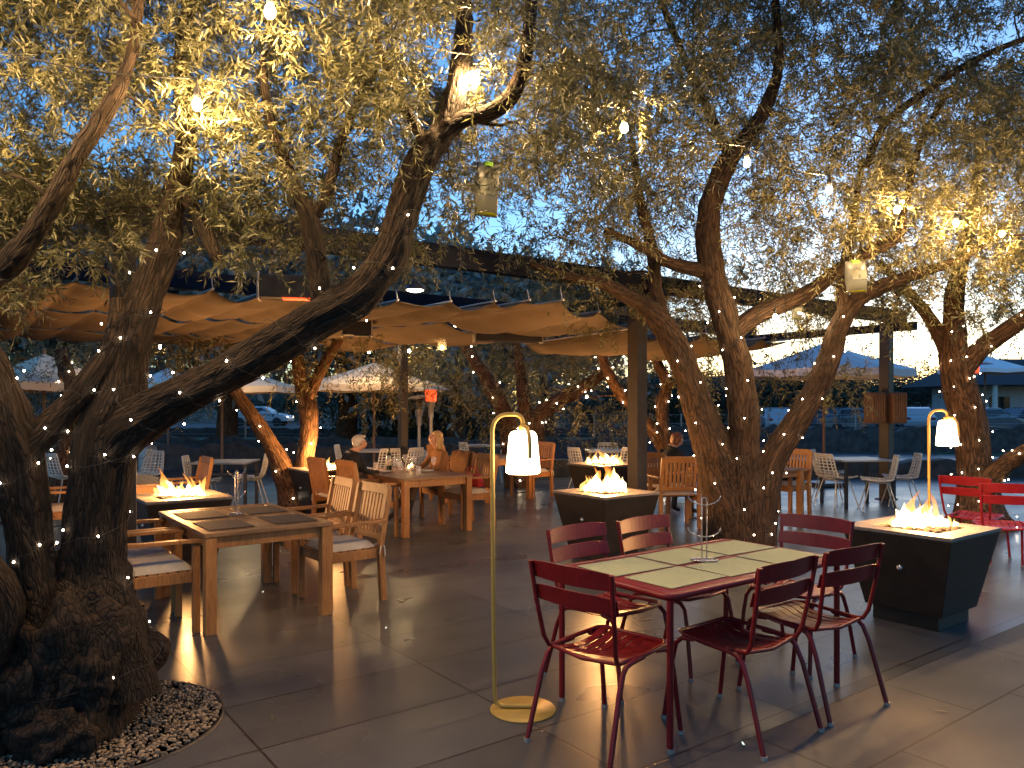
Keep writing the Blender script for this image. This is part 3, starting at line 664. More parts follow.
mid_tree('thin crooked olive tree glowing orange beside the dark pergola post', b0,
 [[(677, 488, 13.5, 13), (670, 458, 13.5, 9), (664, 432, 13.5, 7), (662, 408, 13.5, 7), (667, 384, 13.5, 6.5), (657, 362, 13.5, 5), (650, 335, 13.5, 4)],
  [(668, 455, 13.5, 8), (655, 434, 13.4, 7), (640, 414, 13.3, 6.5), (622, 396, 13.2, 6), (610, 376, 13.1, 5.5), (600, 352, 13, 4.5)]],
 grid_clumps(570, 270, 40, ["334443", "455554", "334433", "100221"], 12.8, 15, 4.0, (.3, .48)), 12, (.095, .02), 'fairy lights on the thin crooked tree by the post', 44, [(0, 6, .55), (1, 5, .45)], .010)
b0 = np.array(tuple(P(60, 500, 12.5))); b0[2] = 0
mid_tree('shadowy olive tree past the fence behind the gnarled tree', b0,
 [[(60, 502, 12.5, 16), (66, 450, 12.5, 10), (72, 400, 12.5, 9), (60, 350, 12.5, 6)], [(68, 425, 12.5, 7), (90, 385, 12.4, 6), (110, 345, 12.4, 4)]],
 grid_clumps(-80, 300, 40, ["5666654", "4566654", "2334320"], 11.8, 14, 4.5, (.3, .48)), 12, (.09, .02), 'fairy lights on the shadowy tree at the far left', 30, [(0, 4, .6), (1, 4, .4)], .010)
# --- far trees: dark rounded crowns beyond the lawn
def far_tree(label, px, Y, top_py, wpx, mat, leaf=(.26, .12), dens=1.0, low=.22):
    base = np.array(tuple(P(px, HY, Y))); base[2] = 0
    top = EYE+(HY-top_py)*Y/F; rw = wpx*Y/F/2
    w = Wood(); w.limb([(base[0], base[1], -.1, .05*top+.06), (base[0]+.1, base[1], top*.3, .04*top), (base[0]-.1, base[1]+.1, top*.7, .015*top)], 12, .3, .1, True, px)
    n = int(26*dens); C = []
    for i in range(n):
        d = unit(rng.normal(size=3)); q = rng.random()**.4
        C.append(base+np.array([d[0]*rw*q, d[1]*rw*q, top*(low+(1-low)*.5)+d[2]*top*(1-low)*.42*q]))
    C = np.array(C); Rd = rng.uniform(.22, .36, n)*rw
    for k in range(0, n, 3):
        a = w.samples[0][len(w.samples[0])//2]; w.limb([(*a[:3], .02*top), (*((a[:3]+C[k])/2+np.array([0, 0, .1])), .012*top), (*C[k], .01)], 6, .4, .05, False, k)
    t = thing('background_tree', label, 'tree', base, 0, 'trees beyond the lawn'); w.build('trunk', M['bark2'], t, base)
    s = top/5.0
    make_leaves('crown', C, Rd, int(22*dens), (leaf[0]*s, leaf[1]*s), mat, t, base, (.3*rw, .6*rw), 12, .15, .012)
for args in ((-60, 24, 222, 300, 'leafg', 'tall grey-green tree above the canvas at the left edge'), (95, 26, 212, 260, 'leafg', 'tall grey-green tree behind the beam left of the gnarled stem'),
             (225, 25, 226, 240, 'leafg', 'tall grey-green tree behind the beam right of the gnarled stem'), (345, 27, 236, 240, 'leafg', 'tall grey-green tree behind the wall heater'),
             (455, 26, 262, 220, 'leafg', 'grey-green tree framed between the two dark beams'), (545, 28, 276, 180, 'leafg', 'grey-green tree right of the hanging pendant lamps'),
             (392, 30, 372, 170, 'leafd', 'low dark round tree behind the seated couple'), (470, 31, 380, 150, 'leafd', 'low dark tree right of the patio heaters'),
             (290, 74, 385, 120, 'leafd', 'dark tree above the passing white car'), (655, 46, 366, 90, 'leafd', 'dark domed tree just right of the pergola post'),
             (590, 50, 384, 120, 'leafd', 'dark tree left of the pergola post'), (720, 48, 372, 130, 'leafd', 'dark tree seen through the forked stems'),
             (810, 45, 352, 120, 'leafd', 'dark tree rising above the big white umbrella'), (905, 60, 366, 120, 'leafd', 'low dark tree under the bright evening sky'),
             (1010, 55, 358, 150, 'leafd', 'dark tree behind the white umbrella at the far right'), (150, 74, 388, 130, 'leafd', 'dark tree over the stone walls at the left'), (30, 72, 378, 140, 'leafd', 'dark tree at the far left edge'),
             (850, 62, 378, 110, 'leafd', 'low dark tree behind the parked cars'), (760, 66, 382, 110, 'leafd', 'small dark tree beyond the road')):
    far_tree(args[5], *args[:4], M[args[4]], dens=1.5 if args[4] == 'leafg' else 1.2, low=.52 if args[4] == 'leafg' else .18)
# distant wooded ridge
b = MB(); n = 80; vs = []
for i in range(n+1):
    x = -500+1000*i/n; h = 13+4*math.sin(i*.55)+2.5*math.sin(i*1.7+1)+1.5*math.sin(i*3.1)
    if x > 80: h *= .8
    vs += [(x, 300, -.5), (x, 330, h), (x, 420, h*1.1), (x, 480, -.5)]
b.add(vs, [(i*4+k, (i+1)*4+k, (i+1)*4+k+1, i*4+k+1) for i in range(n) for k in range(3)], 0, True); struct(b.build('hills', M['hill']))

# ================================================================== PERGOLA WITH CANVAS SHADE
per = thing('pergola', 'navy steel pergola carrying rows of tan canvas shade over the dining patio', 'pergola', UV(6.85, 6.65))
po = UV(6.85, 6.65); RU = Matrix.Rotation(ROT, 4, 'Z')
def pl(a, b, z): return UV(a, b, z)-po
for (a, b_, wd) in ((6.85, 6.65, .17), (12.9, 6.70, .17), (1.17, 6.8, .17), (6.85, 12.6, .14), (.55, 12.6, .14), (12.9, 12.6, .14)):
    b = MB(); s = U*(wd); b.bar(pl(a, b_, 0.0), pl(a, b_, 3.0), wd, wd, 0, tuple(U)); 
    b.bar(pl(a, b_, 0.0), pl(a, b_, .02), wd+.1, wd+.1, 0, tuple(U))
    b.build('post', M['bronze'], per, .006)
def beam(a0, b0, a1, b1, z0, z1, wd=.12):
    b = MB(); b.bar(pl(a0, b0, (z0+z1)/2), pl(a1, b1, (z0+z1)/2), z1-z0, wd, 0, (0, 0, 1)); b.build('beam', M['beam'], per, .006)
beam(-4.5, 6.65, 13.4, 6.65, 3.0, 3.22); beam(-4.5, 9.7, 13.4, 9.7, 2.99, 3.21); beam(-4.5, 12.6, 13.4, 12.6, 2.98, 3.20)
for a in (.55, 6.85, 12.9): beam(a, 6.2, a, 13.0, 2.84, 2.978, .10)
# canvas strips: near edges pinned on rods, cloth sagging between the rods
near = [onz(px, py, 2.62) for px, py in ((-150, 268), (-95, 272), (-40, 275), (20, 278), (76, 281), (133, 285), (211, 291), (262, 294), (306, 297), (350, 300), (395, 302), (448, 303), (492, 303), (526, 302), (559, 302), (596, 313), (633, 325))]
def canvas(edge, depth, sagz, nrow=14, ncol=10, wav=0.0, drop=0.0):
    b = MB(); vs = []; cols = []
    for i in range(len(edge)-1):
        for k in range(ncol): cols.append((i, k/ncol))
    cols.append((len(edge)-2, 1.0)); K = len(cols)
    for r in range(nrow+1):
        f = r/nrow
        for i, s in cols:
            p = edge[i].lerp(edge[i+1], s); L = (edge[i+1]-edge[i]).length
            sg = sagz*min(1.0, L/.6)*4*s*(1-s)*(.75+.35*math.sin(i*2.3+.5))
            q = p+V*depth*f+Vector((0, 0, -sg*(.75+.5*math.sin(math.pi*f))-drop*f + .012*math.sin(9*f*depth+i*1.3+s*5)))
            q += V*(-.03*math.cos(2*math.pi*s)) if r == 0 else Vector()
            vs.append(q-po)
    b.add(vs, [(r*K+i, r*K+i+1, (r+1)*K+i+1, (r+1)*K+i) for r in range(nrow) for i in range(K-1)], 0, True)
    o = b.build('canvas_shade', M['canvas'], per)
    sd = o.modifiers.new('thick', 'SOLIDIFY'); sd.thickness = .004
    for p in edge:
        rd = MB(); a = p-po; rd.tube([a-V*.07+Vector((0, 0, .012)), a+V*(depth+.05)+Vector((0, 0, .012-drop))], .011, 8); rd.tube([a-V*.05+Vector((0, 0, .012)), a-V*.02+Vector((0, 0, .12))], .006, 6); rd.build('shade_rod', M['galv'], per)
canvas(near, 2.05, .12, drop=.0)
e2 = [p+V*2.14+Vector((0, 0, -.02)) for p in near[:-1]]+[near[-1]+V*2.2]
canvas(e2, 2.0, .10, drop=.0)
e3 = [p+V*4.25+Vector((0, 0, -.03)) for p in near[:-1]]
canvas(e3, 1.7, .10, drop=.0)
e4 = [UV(a, 6.9, 2.58) for a in (7.1, 7.75, 8.4, 9.05, 9.7, 10.3)]
canvas(e4, 2.3, .18, drop=.06)

def pendant(label, p, r):
    t = thing('pendant_lamp', label, 'pendant lamp', p, 0, 'pendant lamps under the pergola')
    b = MB(); b.lathe([(r, 0), (r*.92, .035), (r*.35, .075), (.03, .10), (.025, .14)], 24); b.lathe([(r*.985, .002), (r*.90, .033), (r*.33, .07)], 24); b.build('lamp_shade', M['darkmetal'], t)
    b = MB(); b.lathe([(.001, -.022), (r*.5, -.018), (r*.88, -.004), (r*.9, .012), (.001, .022)], 24); b.build('diffuser', M['pend'], t)
    b = MB(); b.tube([(0, 0, .13), (0, 0, 3.05-p.z)], .006, 6); b.build('cord', M['black_cable'], t)
pendant('lit pendant lamp hanging beside the thick olive limb', P(415, 290, 7.5), .095)
pendant('smaller lit pendant lamp under the rear canvas strip', P(461, 326, 11.2), .12)
# wall heater with glowing element, and the dark one
def heater(label, p, wd, rz, glow):
    t = thing('infrared_heater', label, 'heater', p, rz, 'infrared heaters under the pergola')
    b = MB(); b.box((0, 0, .13), (wd, .16, .20)); b.box((-wd/2-.012, 0, .13), (.02, .20, .24), 1); b.box((wd/2+.012, 0, .13), (.02, .20, .24), 1); b.build('housing', [M['darkmetal'], M['galv']], t, .006)
    b = MB(); b.box((wd*.16, -.02, .024), (wd*.55, .13, .010)); b.build('element', M['redglow'] if glow else M['darkmetal'], t)
    b = MB(); b.bar((-wd*.3, 0, .232), (-wd*.3, 0, .60), .03, .03); b.bar((wd*.3, 0, .232), (wd*.3, 0, .60), .03, .03); b.build('bracket', M['darkmetal'], t)
hp = P(290, 302, 6.75)
heater('infrared heater with a glowing orange-red element above the canvas edge', hp, .50, ROT*.35, True)
heater('long dark switched-off heater hung under the rear canvas', P(508, 344, 10.4), .9, ROT*.3, False)
heater('dark switched-off heater left of centre under the canvas strip', P(357, 338, 9.0), .32, ROT*.3, False)
for nm, px, lab in (('speaker_cabinet', 874.5, 'brown slatted cabinet on the left side of the far dark post'), ('speaker_cabinet', 896, 'brown slatted cabinet on the right side of the far dark post')):
    c = P(px, 408, 12.9); t = thing(nm, lab, 'cabinet', c, ROT*.3, 'brown cabinets on the far pergola post')
    b = MB(); b.box((0, 0, 0), (.27, .20, .52)); b.build('body', M['walnut'], t, .008)
    b = MB(); [b.box((-.11+.044*k, -.106, 0), (.02, .012, .46)) for k in range(6)]; b.build('grille', M['teak'], t)

# ================================================================== GRAVEL RING
gc = Vector((-2.12, 3.85, 0)); gr = .625
b = MB(); b.lathe([(gr+.012, -.02), (gr+.012, .014), (gr, .014), (gr, -.02)], 72, 0, tuple(gc)); tag(b.build('tree_ring', M['bronze']), 'thin dark metal ring edging the gravel round the gnarled tree', 'edging')
b = MB(); b.lathe([(.001, .005), (gr, .005)], 64, 0, tuple(gc)); struct(b.build('soil', M['ground']))
n = 5200; ico = np.array([(0, 0, 1), (.894, 0, .447), (.276, .851, .447), (-.724, .526, .447), (-.724, -.526, .447), (.276, -.851, .447), (.724, .526, -.447), (-.276, .851, -.447), (-.894, 0, -.447), (-.276, -.851, -.447), (.724, -.526, -.447), (0, 0, -1)])
tf = np.array([(0, 1, 2), (0, 2, 3), (0, 3, 4), (0, 4, 5), (0, 5, 1), (1, 6, 2), (2, 7, 3), (3, 8, 4), (4, 9, 5), (5, 10, 1), (6, 7, 2), (7, 8, 3), (8, 9, 4), (9, 10, 5), (10, 6, 1), (11, 7, 6), (11, 8, 7), (11, 9, 8), (11, 10, 9), (11, 6, 10)])
rr = gr*.985*np.sqrt(rng.random(n)); tt = rng.random(n)*2*np.pi
pc = np.stack([gc.x+rr*np.cos(tt), gc.y+rr*np.sin(tt), .008+.014*rng.random(n)], 1); sz = rng.uniform(.005, .0125, (n, 1, 1))*np.array([1, 1, .7])*rng.uniform(.7, 1.3, (n, 1, 3))
GV = (pc[:, None]+ico[None]*sz*(1+.18*rng.normal(size=(n, 12, 1)))).reshape(-1, 3); GT = (tf[None]+(np.arange(n)*12)[:, None, None]).reshape(-1, 3)
m, nt_, bs = newmat('pebbles'); ge = nt_.nodes.new('ShaderNodeNewGeometry'); cr = nt_.nodes.new('ShaderNodeValToRGB')
cr.color_ramp.elements[0].color = (.05, .035, .025, 1); cr.color_ramp.elements[1].color = (.40, .29, .18, 1); nt_.links.new(ge.outputs['Random Per Island'], cr.inputs['Fac']); nt_.links.new(cr.outputs['Color'], bs.inputs['Base Color']); bs.inputs['Roughness'].default_value = .8
struct(npmesh('gravel', GV, np.zeros((0, 4), int), m, None, False, None, GT), 'stuff')

# ================================================================== FIRE PITS
def tongue(b, x, y, h, r, seed, mi=0):
    rs = random.Random(seed); k = 11; pts = []; rad = []
    lx, ly = rs.uniform(-.45, .45)*h, rs.uniform(-.25, .25)*h; ph = rs.uniform(0, 6); wb = rs.uniform(.25, .5)
    for i in range(k+1):
        s = i/k; pts.append((x+lx*s*s+wb*r*math.sin(4.5*s+ph)*s, y+ly*s*s+wb*r*math.cos(4*s+ph)*s, h*s)); rad.append(max(.001, r*(1.0-s)**.85*(.62+1.35*s*(1-s))*(1+.30*math.sin(9*s+ph))))
    b.tube(pts, rad, 10, mi, True)
def fire_pit(label, loc, rz, flames, energy, size=.80, h=.70):
    t = thing('fire_pit', label, 'fire pit', loc, rz, 'square tapered fire pits')
    s = size/2
    b = MB(); b.frustum(.0, s*.60, s*.60, .105, s*.60, s*.60); b.build('plinth', M['pit'], t, .004)
    b = MB(); b.frustum(.107, s*.70, s*.70, h-.03, s*.985, s*.985); b.build('body', M['pit'], t, .006)
    b = MB(); q = s*.60
    for (x, y, dx, dy) in ((0, -(s+q)/2, size, s-q), (0, (s+q)/2, size, s-q), (-(s+q)/2, 0, s-q-.001, 2*q-.002), ((s+q)/2, 0, s-q-.001, 2*q-.002)): b.box((x, y, h-.013), (dx, dy, .026))
    b.build('ledge', M['ledge'], t, .004)
    b = MB()
    for k in range(60):
        r_ = random.uniform(.02, .045); b.ball((random.uniform(-q+.05, q-.05), random.uniform(-q+.05, q-.05), h-.022+random.uniform(-.004, .01)), (r_, r_*.8, r_*.7), 6)
    b.box((0, 0, h-.036), (2*q-.006, 2*q-.006, .014)); b.build('lava_rocks', M['lava'], t)
    b = MB(); b.lathe([(.022, 0), (.022, .01), (.012, .016), (.001, .016)], 14, 0, (0, 0, 0), Matrix.Translation((-s*.875, -.02, h*.62)) @ Matrix.Rotation(R(-90+14), 4, 'Y')); b.build('knob', M['steel'], t)
    fo = MB(); fc = MB()
    for i, (x, y, hh, r_) in enumerate(flames):
        hh *= 1.25; r_ *= 1.12
        sd_ = i*7+int(loc[0]*13); rs = random.Random(sd_)
        tongue(fc, x, y, hh*.62, r_*.95, sd_)
        for q in range(3): tongue(fo, x+rs.uniform(-.06, .06), y+rs.uniform(-.06, .06), hh*(.35+.85*rs.random()**1.5), r_*rs.uniform(.4, .9), sd_*5+q)
    a = fo.build('flame', M['flame'], t, 0, (0, 0, h-.005)); c = fc.build('flame_core', M['core'], a)
    lamp('fire_light', (sum(f[0] for f in flames)/len(flames), sum(f[1] for f in flames)/len(flames), h+.17), (1, .47, .15), energy, .13, t)
    return t
# flame layout in local axes (x along the u axis); fx/fy helpers place them facing the photo
def fl(spec, c, s=ROT):
    ca, sa = math.cos(-s), math.sin(-s); return [(x*ca, x*sa, h, r) for x, h, r in spec]
fire_pit('dark tapered fire pit burning beside the red table at the right', Vector((3.08, 5.80, 0)), ROT,
         fl([(-.16, .17, .055), (-.10, .23, .07), (-.03, .20, .07), (.03, .15, .07), (.08, .19, .06), (.13, .12, .06), (.19, .09, .05), (-.02, .12, .09), (.27, .05, .03)], 0), 39)
fire_pit('dark fire pit with tall flames in front of the pergola post', Vector((.99, 8.12, 0)), ROT,
         fl([(-.16, .17, .06), (-.09, .27, .075), (.0, .24, .08), (.07, .33, .07), (.13, .27, .065), (.19, .20, .05), (-.2, .10, .05), (.03, .16, .11)], 0), 45)
fire_pit('smaller-looking fire pit burning farther back beside the white chairs', Vector((1.42, 11.9, 0)), ROT,
         fl([(-.22, .13, .05), (-.12, .17, .06), (-.02, .15, .07), (.06, .22, .06), (.13, .17, .06), (.2, .12, .05)], 0), 45)
fire_pit('fire pit burning beyond the empty teak table at the left', Vector((-3.34, 7.75, 0)), ROT,
         fl([(-.17, .14, .05), (-.10, .20, .06), (-.03, .12, .06), (.05, .16, .06), (.13, .15, .055), (.2, .14, .05), (0, .09, .09)], 0), 45)
fire_pit('fire pit partly hidden behind the seated grey-haired man', Vector((-2.72, 11.1, 0)), ROT,
         fl([(-.08, .12, .05), (0, .16, .06), (.08, .13, .06), (.16, .08, .04)], 0), 51)

# ================================================================== LANTERN STANDS
def lantern(label, base, rz):
    t = thing('lantern_stand', label, 'floor lamp', base, rz, 'mustard lantern stands')
    b = MB(); b.lathe([(.001, 0), (.172, 0), (.175, .004), (.172, .009), (.001, .010)], 56); b.build('base', M['mustard'], t)
    pth = [(.05, 0, .021), (-.05, 0, .021), (-.115, 0, .023), (-.142, 0, .04), (-.150, 0, .08), (-.155, 0, .4), (-.160, 0, 1.0), (-.163, 0, 1.48)]
    for k in range(1, 6): q = R(90*k/5); pth.append((-.163+.075*(1-math.cos(q)), 0, 1.48+.085*math.sin(q)))
    pth += [(-.045, 0, 1.566)]
    for k in range(1, 6): q = R(90*k/5); pth.append((-.045+.045*math.sin(q), 0, 1.521+.045*math.cos(q)))
    pth += [(0, 0, 1.485)]
    b = MB(); b.tube(pth, .0115, 12); b.build('pole', M['mustard'], t)
    b = MB(); b.lathe([(.055, 1.475), (.066, 1.468), (.074, 1.45), (.091, 1.27), (.090, 1.258), (.080, 1.252), (.001, 1.252)], 32); b.lathe([(.055, 1.475), (.001, 1.475)], 32); b.build('lamp_shade', M['shade'], t)
    b = MB(); b.lathe([(.022, 1.476), (.026, 1.50), (.015, 1.512), (.001, 1.513)], 16); b.build('cap', M['mustard'], t)
    hd = MB(); hp_ = [(.0, -.02, 1.50), (.02, -.075, 1.495), (.03, -.098, 1.46), (.034, -.108, 1.40), (.034, -.113, 1.34)]
    hd.tube(hp_, .011, 10); hd.tube([(p[0], -p[1], p[2]) for p in hp_], .011, 10); hd.build('handle', M['mustard'], t)
lantern('mustard lantern stand with a glowing white shade in front of the red chairs', G(523, 710), 0)
lantern('mustard lantern stand with a glowing shade behind the right-hand fire pit', Vector((3.82, 6.75, 0)), 0)

# ================================================================== RED METAL CHAIRS AND TABLE
def red_chair(mat, lab):
    t = thing('metal_chair', lab, 'chair')
    b = MB(); fr = [(-.205, .21), (.205, .21)]
    # seat frame loop
    lp = [(-.20, -.20, .445), (-.215, 0, .447), (-.21, .16, .455), (-.18, .205, .455), (0, .215, .450), (.18, .205, .455), (.21, .16, .455), (.215, 0, .447), (.20, -.20, .445)]
    b.tube(lp, .011, 8); b.tube([(-.20, -.20, .445), (0, -.215, .43), (.20, -.20, .445)], .010, 8); b.build('seat_frame', mat, t)
    b = MB(); n = 7
    for k in range(n):
        x = -.168+.056*k; vs = []; m_ = 8
        for i in range(m_+1):
            s = i/m_; y = -.20+.40*s; z = .452-.026*math.sin(math.pi*min(1, s*1.05))-.012*(1-(x/.2)**2)+.010*(s > .85)
            for dx, dz in ((-.0245, 0), (.0245, 0), (.0245, -.005), (-.0245, -.005)): vs.append((x*(1-.06*(1-s))+dx, y, z+dz))
        fs = [(i*4+j, (i+1)*4+j, (i+1)*4+(j+1) % 4, i*4+(j+1) % 4) for i in range(m_) for j in range(4)]+[(0, 1, 2, 3), (m_*4+3, m_*4+2, m_*4+1, m_*4)]
        b.add(vs, fs)
    b.build('seat', mat, t)
    for sgn in (-1, 1):
        b = MB(); b.tube([(sgn*.212, -.02, .440), (sgn*.218, -.12, .438), (sgn*.222, -.17, .428), (sgn*.226, -.20, .40), (sgn*.232, -.235, .32), (sgn*.245, -.325, .012)], .0125, 10); b.lathe([(.016, 0), (.016, .018)], 8, 1, (sgn*.245, -.327, 0)); b.build('leg', [mat, M['galv']], t)
        b = MB(); b.tube([(sgn*.205, .10, .440), (sgn*.212, .17, .432), (sgn*.216, .205, .40), (sgn*.222, .225, .3), (sgn*.235, .265, .012)], .0125, 10); b.lathe([(.016, 0), (.016, .018)], 8, 1, (sgn*.235, .266, 0)); b.build('leg', [mat, M['galv']], t)
        b = MB(); b.tube([(sgn*.20, -.16, .442), (sgn*.205, -.215, .452), (sgn*.215, -.24, .50), (sgn*.232, -.275, .68), (sgn*.242, -.305, .868)], .0115, 10); b.build('back_post', mat, t)
    for z0, z1, y0, y1 in ((.785, .878, -.292, -.309), (.675, .762, -.270, -.288)):
        b = MB(); vs = []; m_ = 12
        for i in range(m_+1):
            s = i/m_*2-1; x = .245*s; cv = .030*(1-s*s)
            for (y, z) in ((y0-cv+.010, z0+.004*abs(s)), (y1-cv+.010, z1-.012*s*s*s*s), (y1-cv+.004, z1-.012*s*s*s*s), (y0-cv+.004, z0+.004*abs(s))): vs.append((x, y+.012, z))
        fs = [(i*4+j, (i+1)*4+j, (i+1)*4+(j+1) % 4, i*4+(j+1) % 4) for i in range(m_) for j in range(4)]+[(0, 1, 2, 3), (m_*4+3, m_*4+2, m_*4+1, m_*4)]
        b.add(vs, fs); b.build('back_slat', mat, t, .002)
    return t
RC = Placer(red_chair(M['red'], 'x')); GRP = 'red chairs round the red table'
FU, FV, BU, BV = ROT-R(90), ROT, ROT+R(90), ROT+R(180)     # facing +u, +v, -u, -v (chair faces local +y)
RC(UV(2.62, 2.73), FU+R(9), 'dark red slatted chair nearest the mustard lamp base at the end of the table', GRP)
RC(UV(3.24, 2.46), FV+R(2), 'dark red slatted chair at the front of the table, nearest the camera', GRP)
RC(UV(3.86, 2.46), FV-R(4), 'dark red slatted chair on the front side of the table nearest the fire pit', GRP)
RC(UV(3.17, 3.27), BV+R(4), 'dark red slatted chair across the table, in front of the burning pit', GRP)
RC(UV(3.74, 3.26), BV+R(3), 'dark red slatted chair across the table, in front of the tree trunk', GRP)
RC(UV(4.36, 2.86), BU+R(6), 'dark red slatted chair at the right end of the table', GRP)
t = thing('metal_table', 'dark red metal table covered with olive placemats', 'table', UV(3.425, 2.82), ROT)
hl, hw = .715, .40
b = MB(); b.box((0, 0, .728), (2*hl-.05, 2*hw-.05, .008)); b.build('tabletop', M['red'], t, .003)
b = MB(); c_ = .05; lp = []
for (x, y, a0) in ((hl-c_, hw-c_, 0), (-hl+c_, hw-c_, 90), (-hl+c_, -hw+c_, 180), (hl-c_, -hw+c_, 270)):
    for k in range(5): q = R(a0+22.5*k); lp.append((x+c_*math.cos(q), y+c_*math.sin(q), .722))
lp.append(lp[0]); b.tube(lp, .0165, 10); b.build('rim', M['red'], t)
for sx in (-1, 1):
    for sy in (-1, 1):
        b = MB(); b.tube([(sx*(hl-.012), sy*(hw-.012), .01), (sx*(hl-.012), sy*(hw-.012), .705)], .0165, 12); b.lathe([(.019, 0), (.019, .02)], 10, 1, (sx*(hl-.012), sy*(hw-.012), 0)); b.build('leg', [M['red'], M['galv']], t)
def placemat(label, loc, rz, dx, dy, mat, group):
    b = MB(); n = 6; b.box((0, 0, .002), (dx, dy, .004)); o = b.build('placemat', mat, None, .001); o.location = loc; o.rotation_euler = (0, 0, rz); return tag(o, label, 'placemat', group)
for i, (a, bb, rz, lab) in enumerate(((3.02, 2.66, .03, 'olive placemat at the near left corner of the red table'), (3.47, 2.645, -.02, 'olive placemat at the middle of the red table\'s front side'), (3.93, 2.66, .02, 'olive placemat at the front right corner of the red table'),
                                   (3.00, 3.00, -.02, 'olive placemat at the far left corner of the red table'), (3.46, 3.01, .02, 'olive placemat in front of the far chair by the trunk, behind the wire holder'), (3.92, 3.00, -.03, 'olive placemat at the far right corner of the red table'))):
    placemat(lab, UV(a, bb, .7332), ROT+rz, .43, .31, M['mat_olive'], 'olive placemats on the red table')
def caddy(label, loc, rz):
    t = thing('wire_holder', label, 'table holder', loc, rz, 'wire table holders')
    b = MB(); lp = [(.072*math.cos(R(15*k)), .045*math.sin(R(15*k)), .006) for k in range(25)]; b.tube(lp, .005, 8, 0, False); b.box((0, 0, .004), (.10, .05, .006)); b.build('base', M['steel'], t)
    b = MB(); b.tube([(-.013, 0, .004), (-.013, 0, .34), (-.008, 0, .355), (.008, 0, .355), (.013, 0, .34), (.013, 0, .004)], .0036, 8); b.build('stem', M['steel'], t)
    for z in (.135, .315):
        b = MB(); b.tube([(.09*math.cos(R(180+18*k)), 0, z+.052+.052*math.sin(R(180+18*k))) for k in range(11)], .0034, 8); b.build('arm', M['steel'], t)
caddy('chrome wire holder standing on the olive placemats of the red table', UV(3.45, 2.83, .7376), R(-8))
RB = Placer(red_chair(M['redb'], 'y'))
RB(Vector((4.76, 7.47, 0)), R(-20), 'bright red slatted chair cut off by the right edge of the photo', 'brighter red chairs by the far right tree')
RB(Vector((4.87, 8.08, 0)), R(-50), 'red slatted chair just left of the one cut off by the right edge', 'brighter red chairs by the far right tree')

# ================================================================== TEAK FURNITURE
def teak_chair():
    t = thing('teak_chair', 'x', 'chair'); m = M['teak']
    for s in (-1, 1):
        b = MB(); b.bar((s*.255, .235, 0), (s*.255, .235, .635), .046, .05); b.build('leg', m, t, .004)
        b = MB(); b.bar((s*.255, -.25, 0), (s*.255, -.225, .45), .046, .05); b.bar((s*.255, -.2249, .4505), (s*.245, -.315, .93), .044, .045); b.build('leg', m, t, .004)
        b = MB(); pth = [(s*.262, -.27, .665), (s*.268, -.1, .655), (s*.270, .12, .655), (s*.268, .275, .648)]
        for i in range(3): b.bar(pth[i], pth[i+1], .062, .026, 0, (1, 0, 0))
        b.build('armrest', m, t, .004)
        b = MB(); b.bar((s*.245, -.20, .395), (s*.245, .21, .395), .024, .075); b.build('side_rail', m, t, .003)
    b = MB(); b.bar((-.23, .235, .395), (.23, .235, .395), .075, .024, 0, (0, 0, 1)); b.build('front_rail', m, t, .003)
    b = MB(); [b.box((0, -.18+.067*k, .433), (.455, .052, .016)) for k in range(7)]; b.build('seat', m, t, .003)
    b = MB(); b.bar((-.222, -.316, .905), (.222, -.316, .905), .085, .026, 0, (0, -.18, 1)); b.build('back_rail', m, t, .004)
    b = MB(); b.bar((-.222, -.243, .52), (.222, -.243, .52), .05, .024, 0, (0, -.18, 1)); b.build('back_rail', m, t, .004)
    for k in range(8):
        b = MB(); x = -.189+.054*k; b.bar((x, -.2475, .545), (x, -.309, .863), .036, .012, 0, (1, 0, 0)); b.build('back_slat', m, t, .002)
    b = MB(); n = 10; vs = []
    for j in range(n+1):
        for i in range(n+1):
            x, y = -1+2*i/n, -1+2*j/n; e = max(0, 1-max(abs(x), abs(y))**6); vs.append((x*.222, y*.208+.012, .445+.055*e**.35+.006*math.sin(3*x+1)*math.cos(2*y)))
    b.add(vs, [(j*(n+1)+i, j*(n+1)+i+1, (j+1)*(n+1)+i+1, (j+1)*(n+1)+i) for j in range(n) for i in range(n)], 0, True)
    b.box((0, .012, .4435), (.443, .415, .003)); cu = b.build('cushion', M['cushion'], t)
    for s in (-1, 1): b = MB(); b.tube([(s*.21, -.19, .46), (s*.25, -.235, .475), (s*.285, -.245, .45), (s*.29, -.25, .37)], .006, 6); b.tube([(s*.25, -.235, .475), (s*.288, -.21, .44), (s*.285, -.2, .39)], .006, 6); b.build('tie', M['cushion'], cu)
    return t
TC = Placer(teak_chair())
def teak_table(label, a0, a1, b0, b1, z=.715):
    la, lb = a1-a0, b1-b0; t = thing('teak_table', label, 'table', UV((a0+a1)/2, (b0+b1)/2), ROT, 'teak dining tables'); m = M['teak']
    b = MB(); fw = .085
    for s in (-1, 1):
        b.box((0, s*(lb/2-fw/2), z-.014), (la, fw, .028)); b.box((s*(la/2-fw/2), 0, z-.014), (fw, lb-2*fw-.003, .028))
    n = int((la-2*fw)/.075); st = (la-2*fw)/n
    for k in range(n): b.box((-la/2+fw+st*(k+.5), 0, z-.015), (st-.005, lb-2*fw-.006, .024))
    b.build('tabletop', M['teak_top'], t, .003)
    b = MB()
    for s in (-1, 1): b.box((0, s*(lb/2-.055), z-.073), (la-.17, .024, .085)); b.box((s*(la/2-.055), 0, z-.073), (.024, lb-.17, .085))
    b.build('apron', m, t, .003)
    for sx in (-1, 1):
        for sy in (-1, 1):
            b = MB(); b.box((sx*(la/2-.048), sy*(lb/2-.048), (z-.03)/2), (.078, .078, z-.03)); b.build('leg', m, t, .005)
    return t
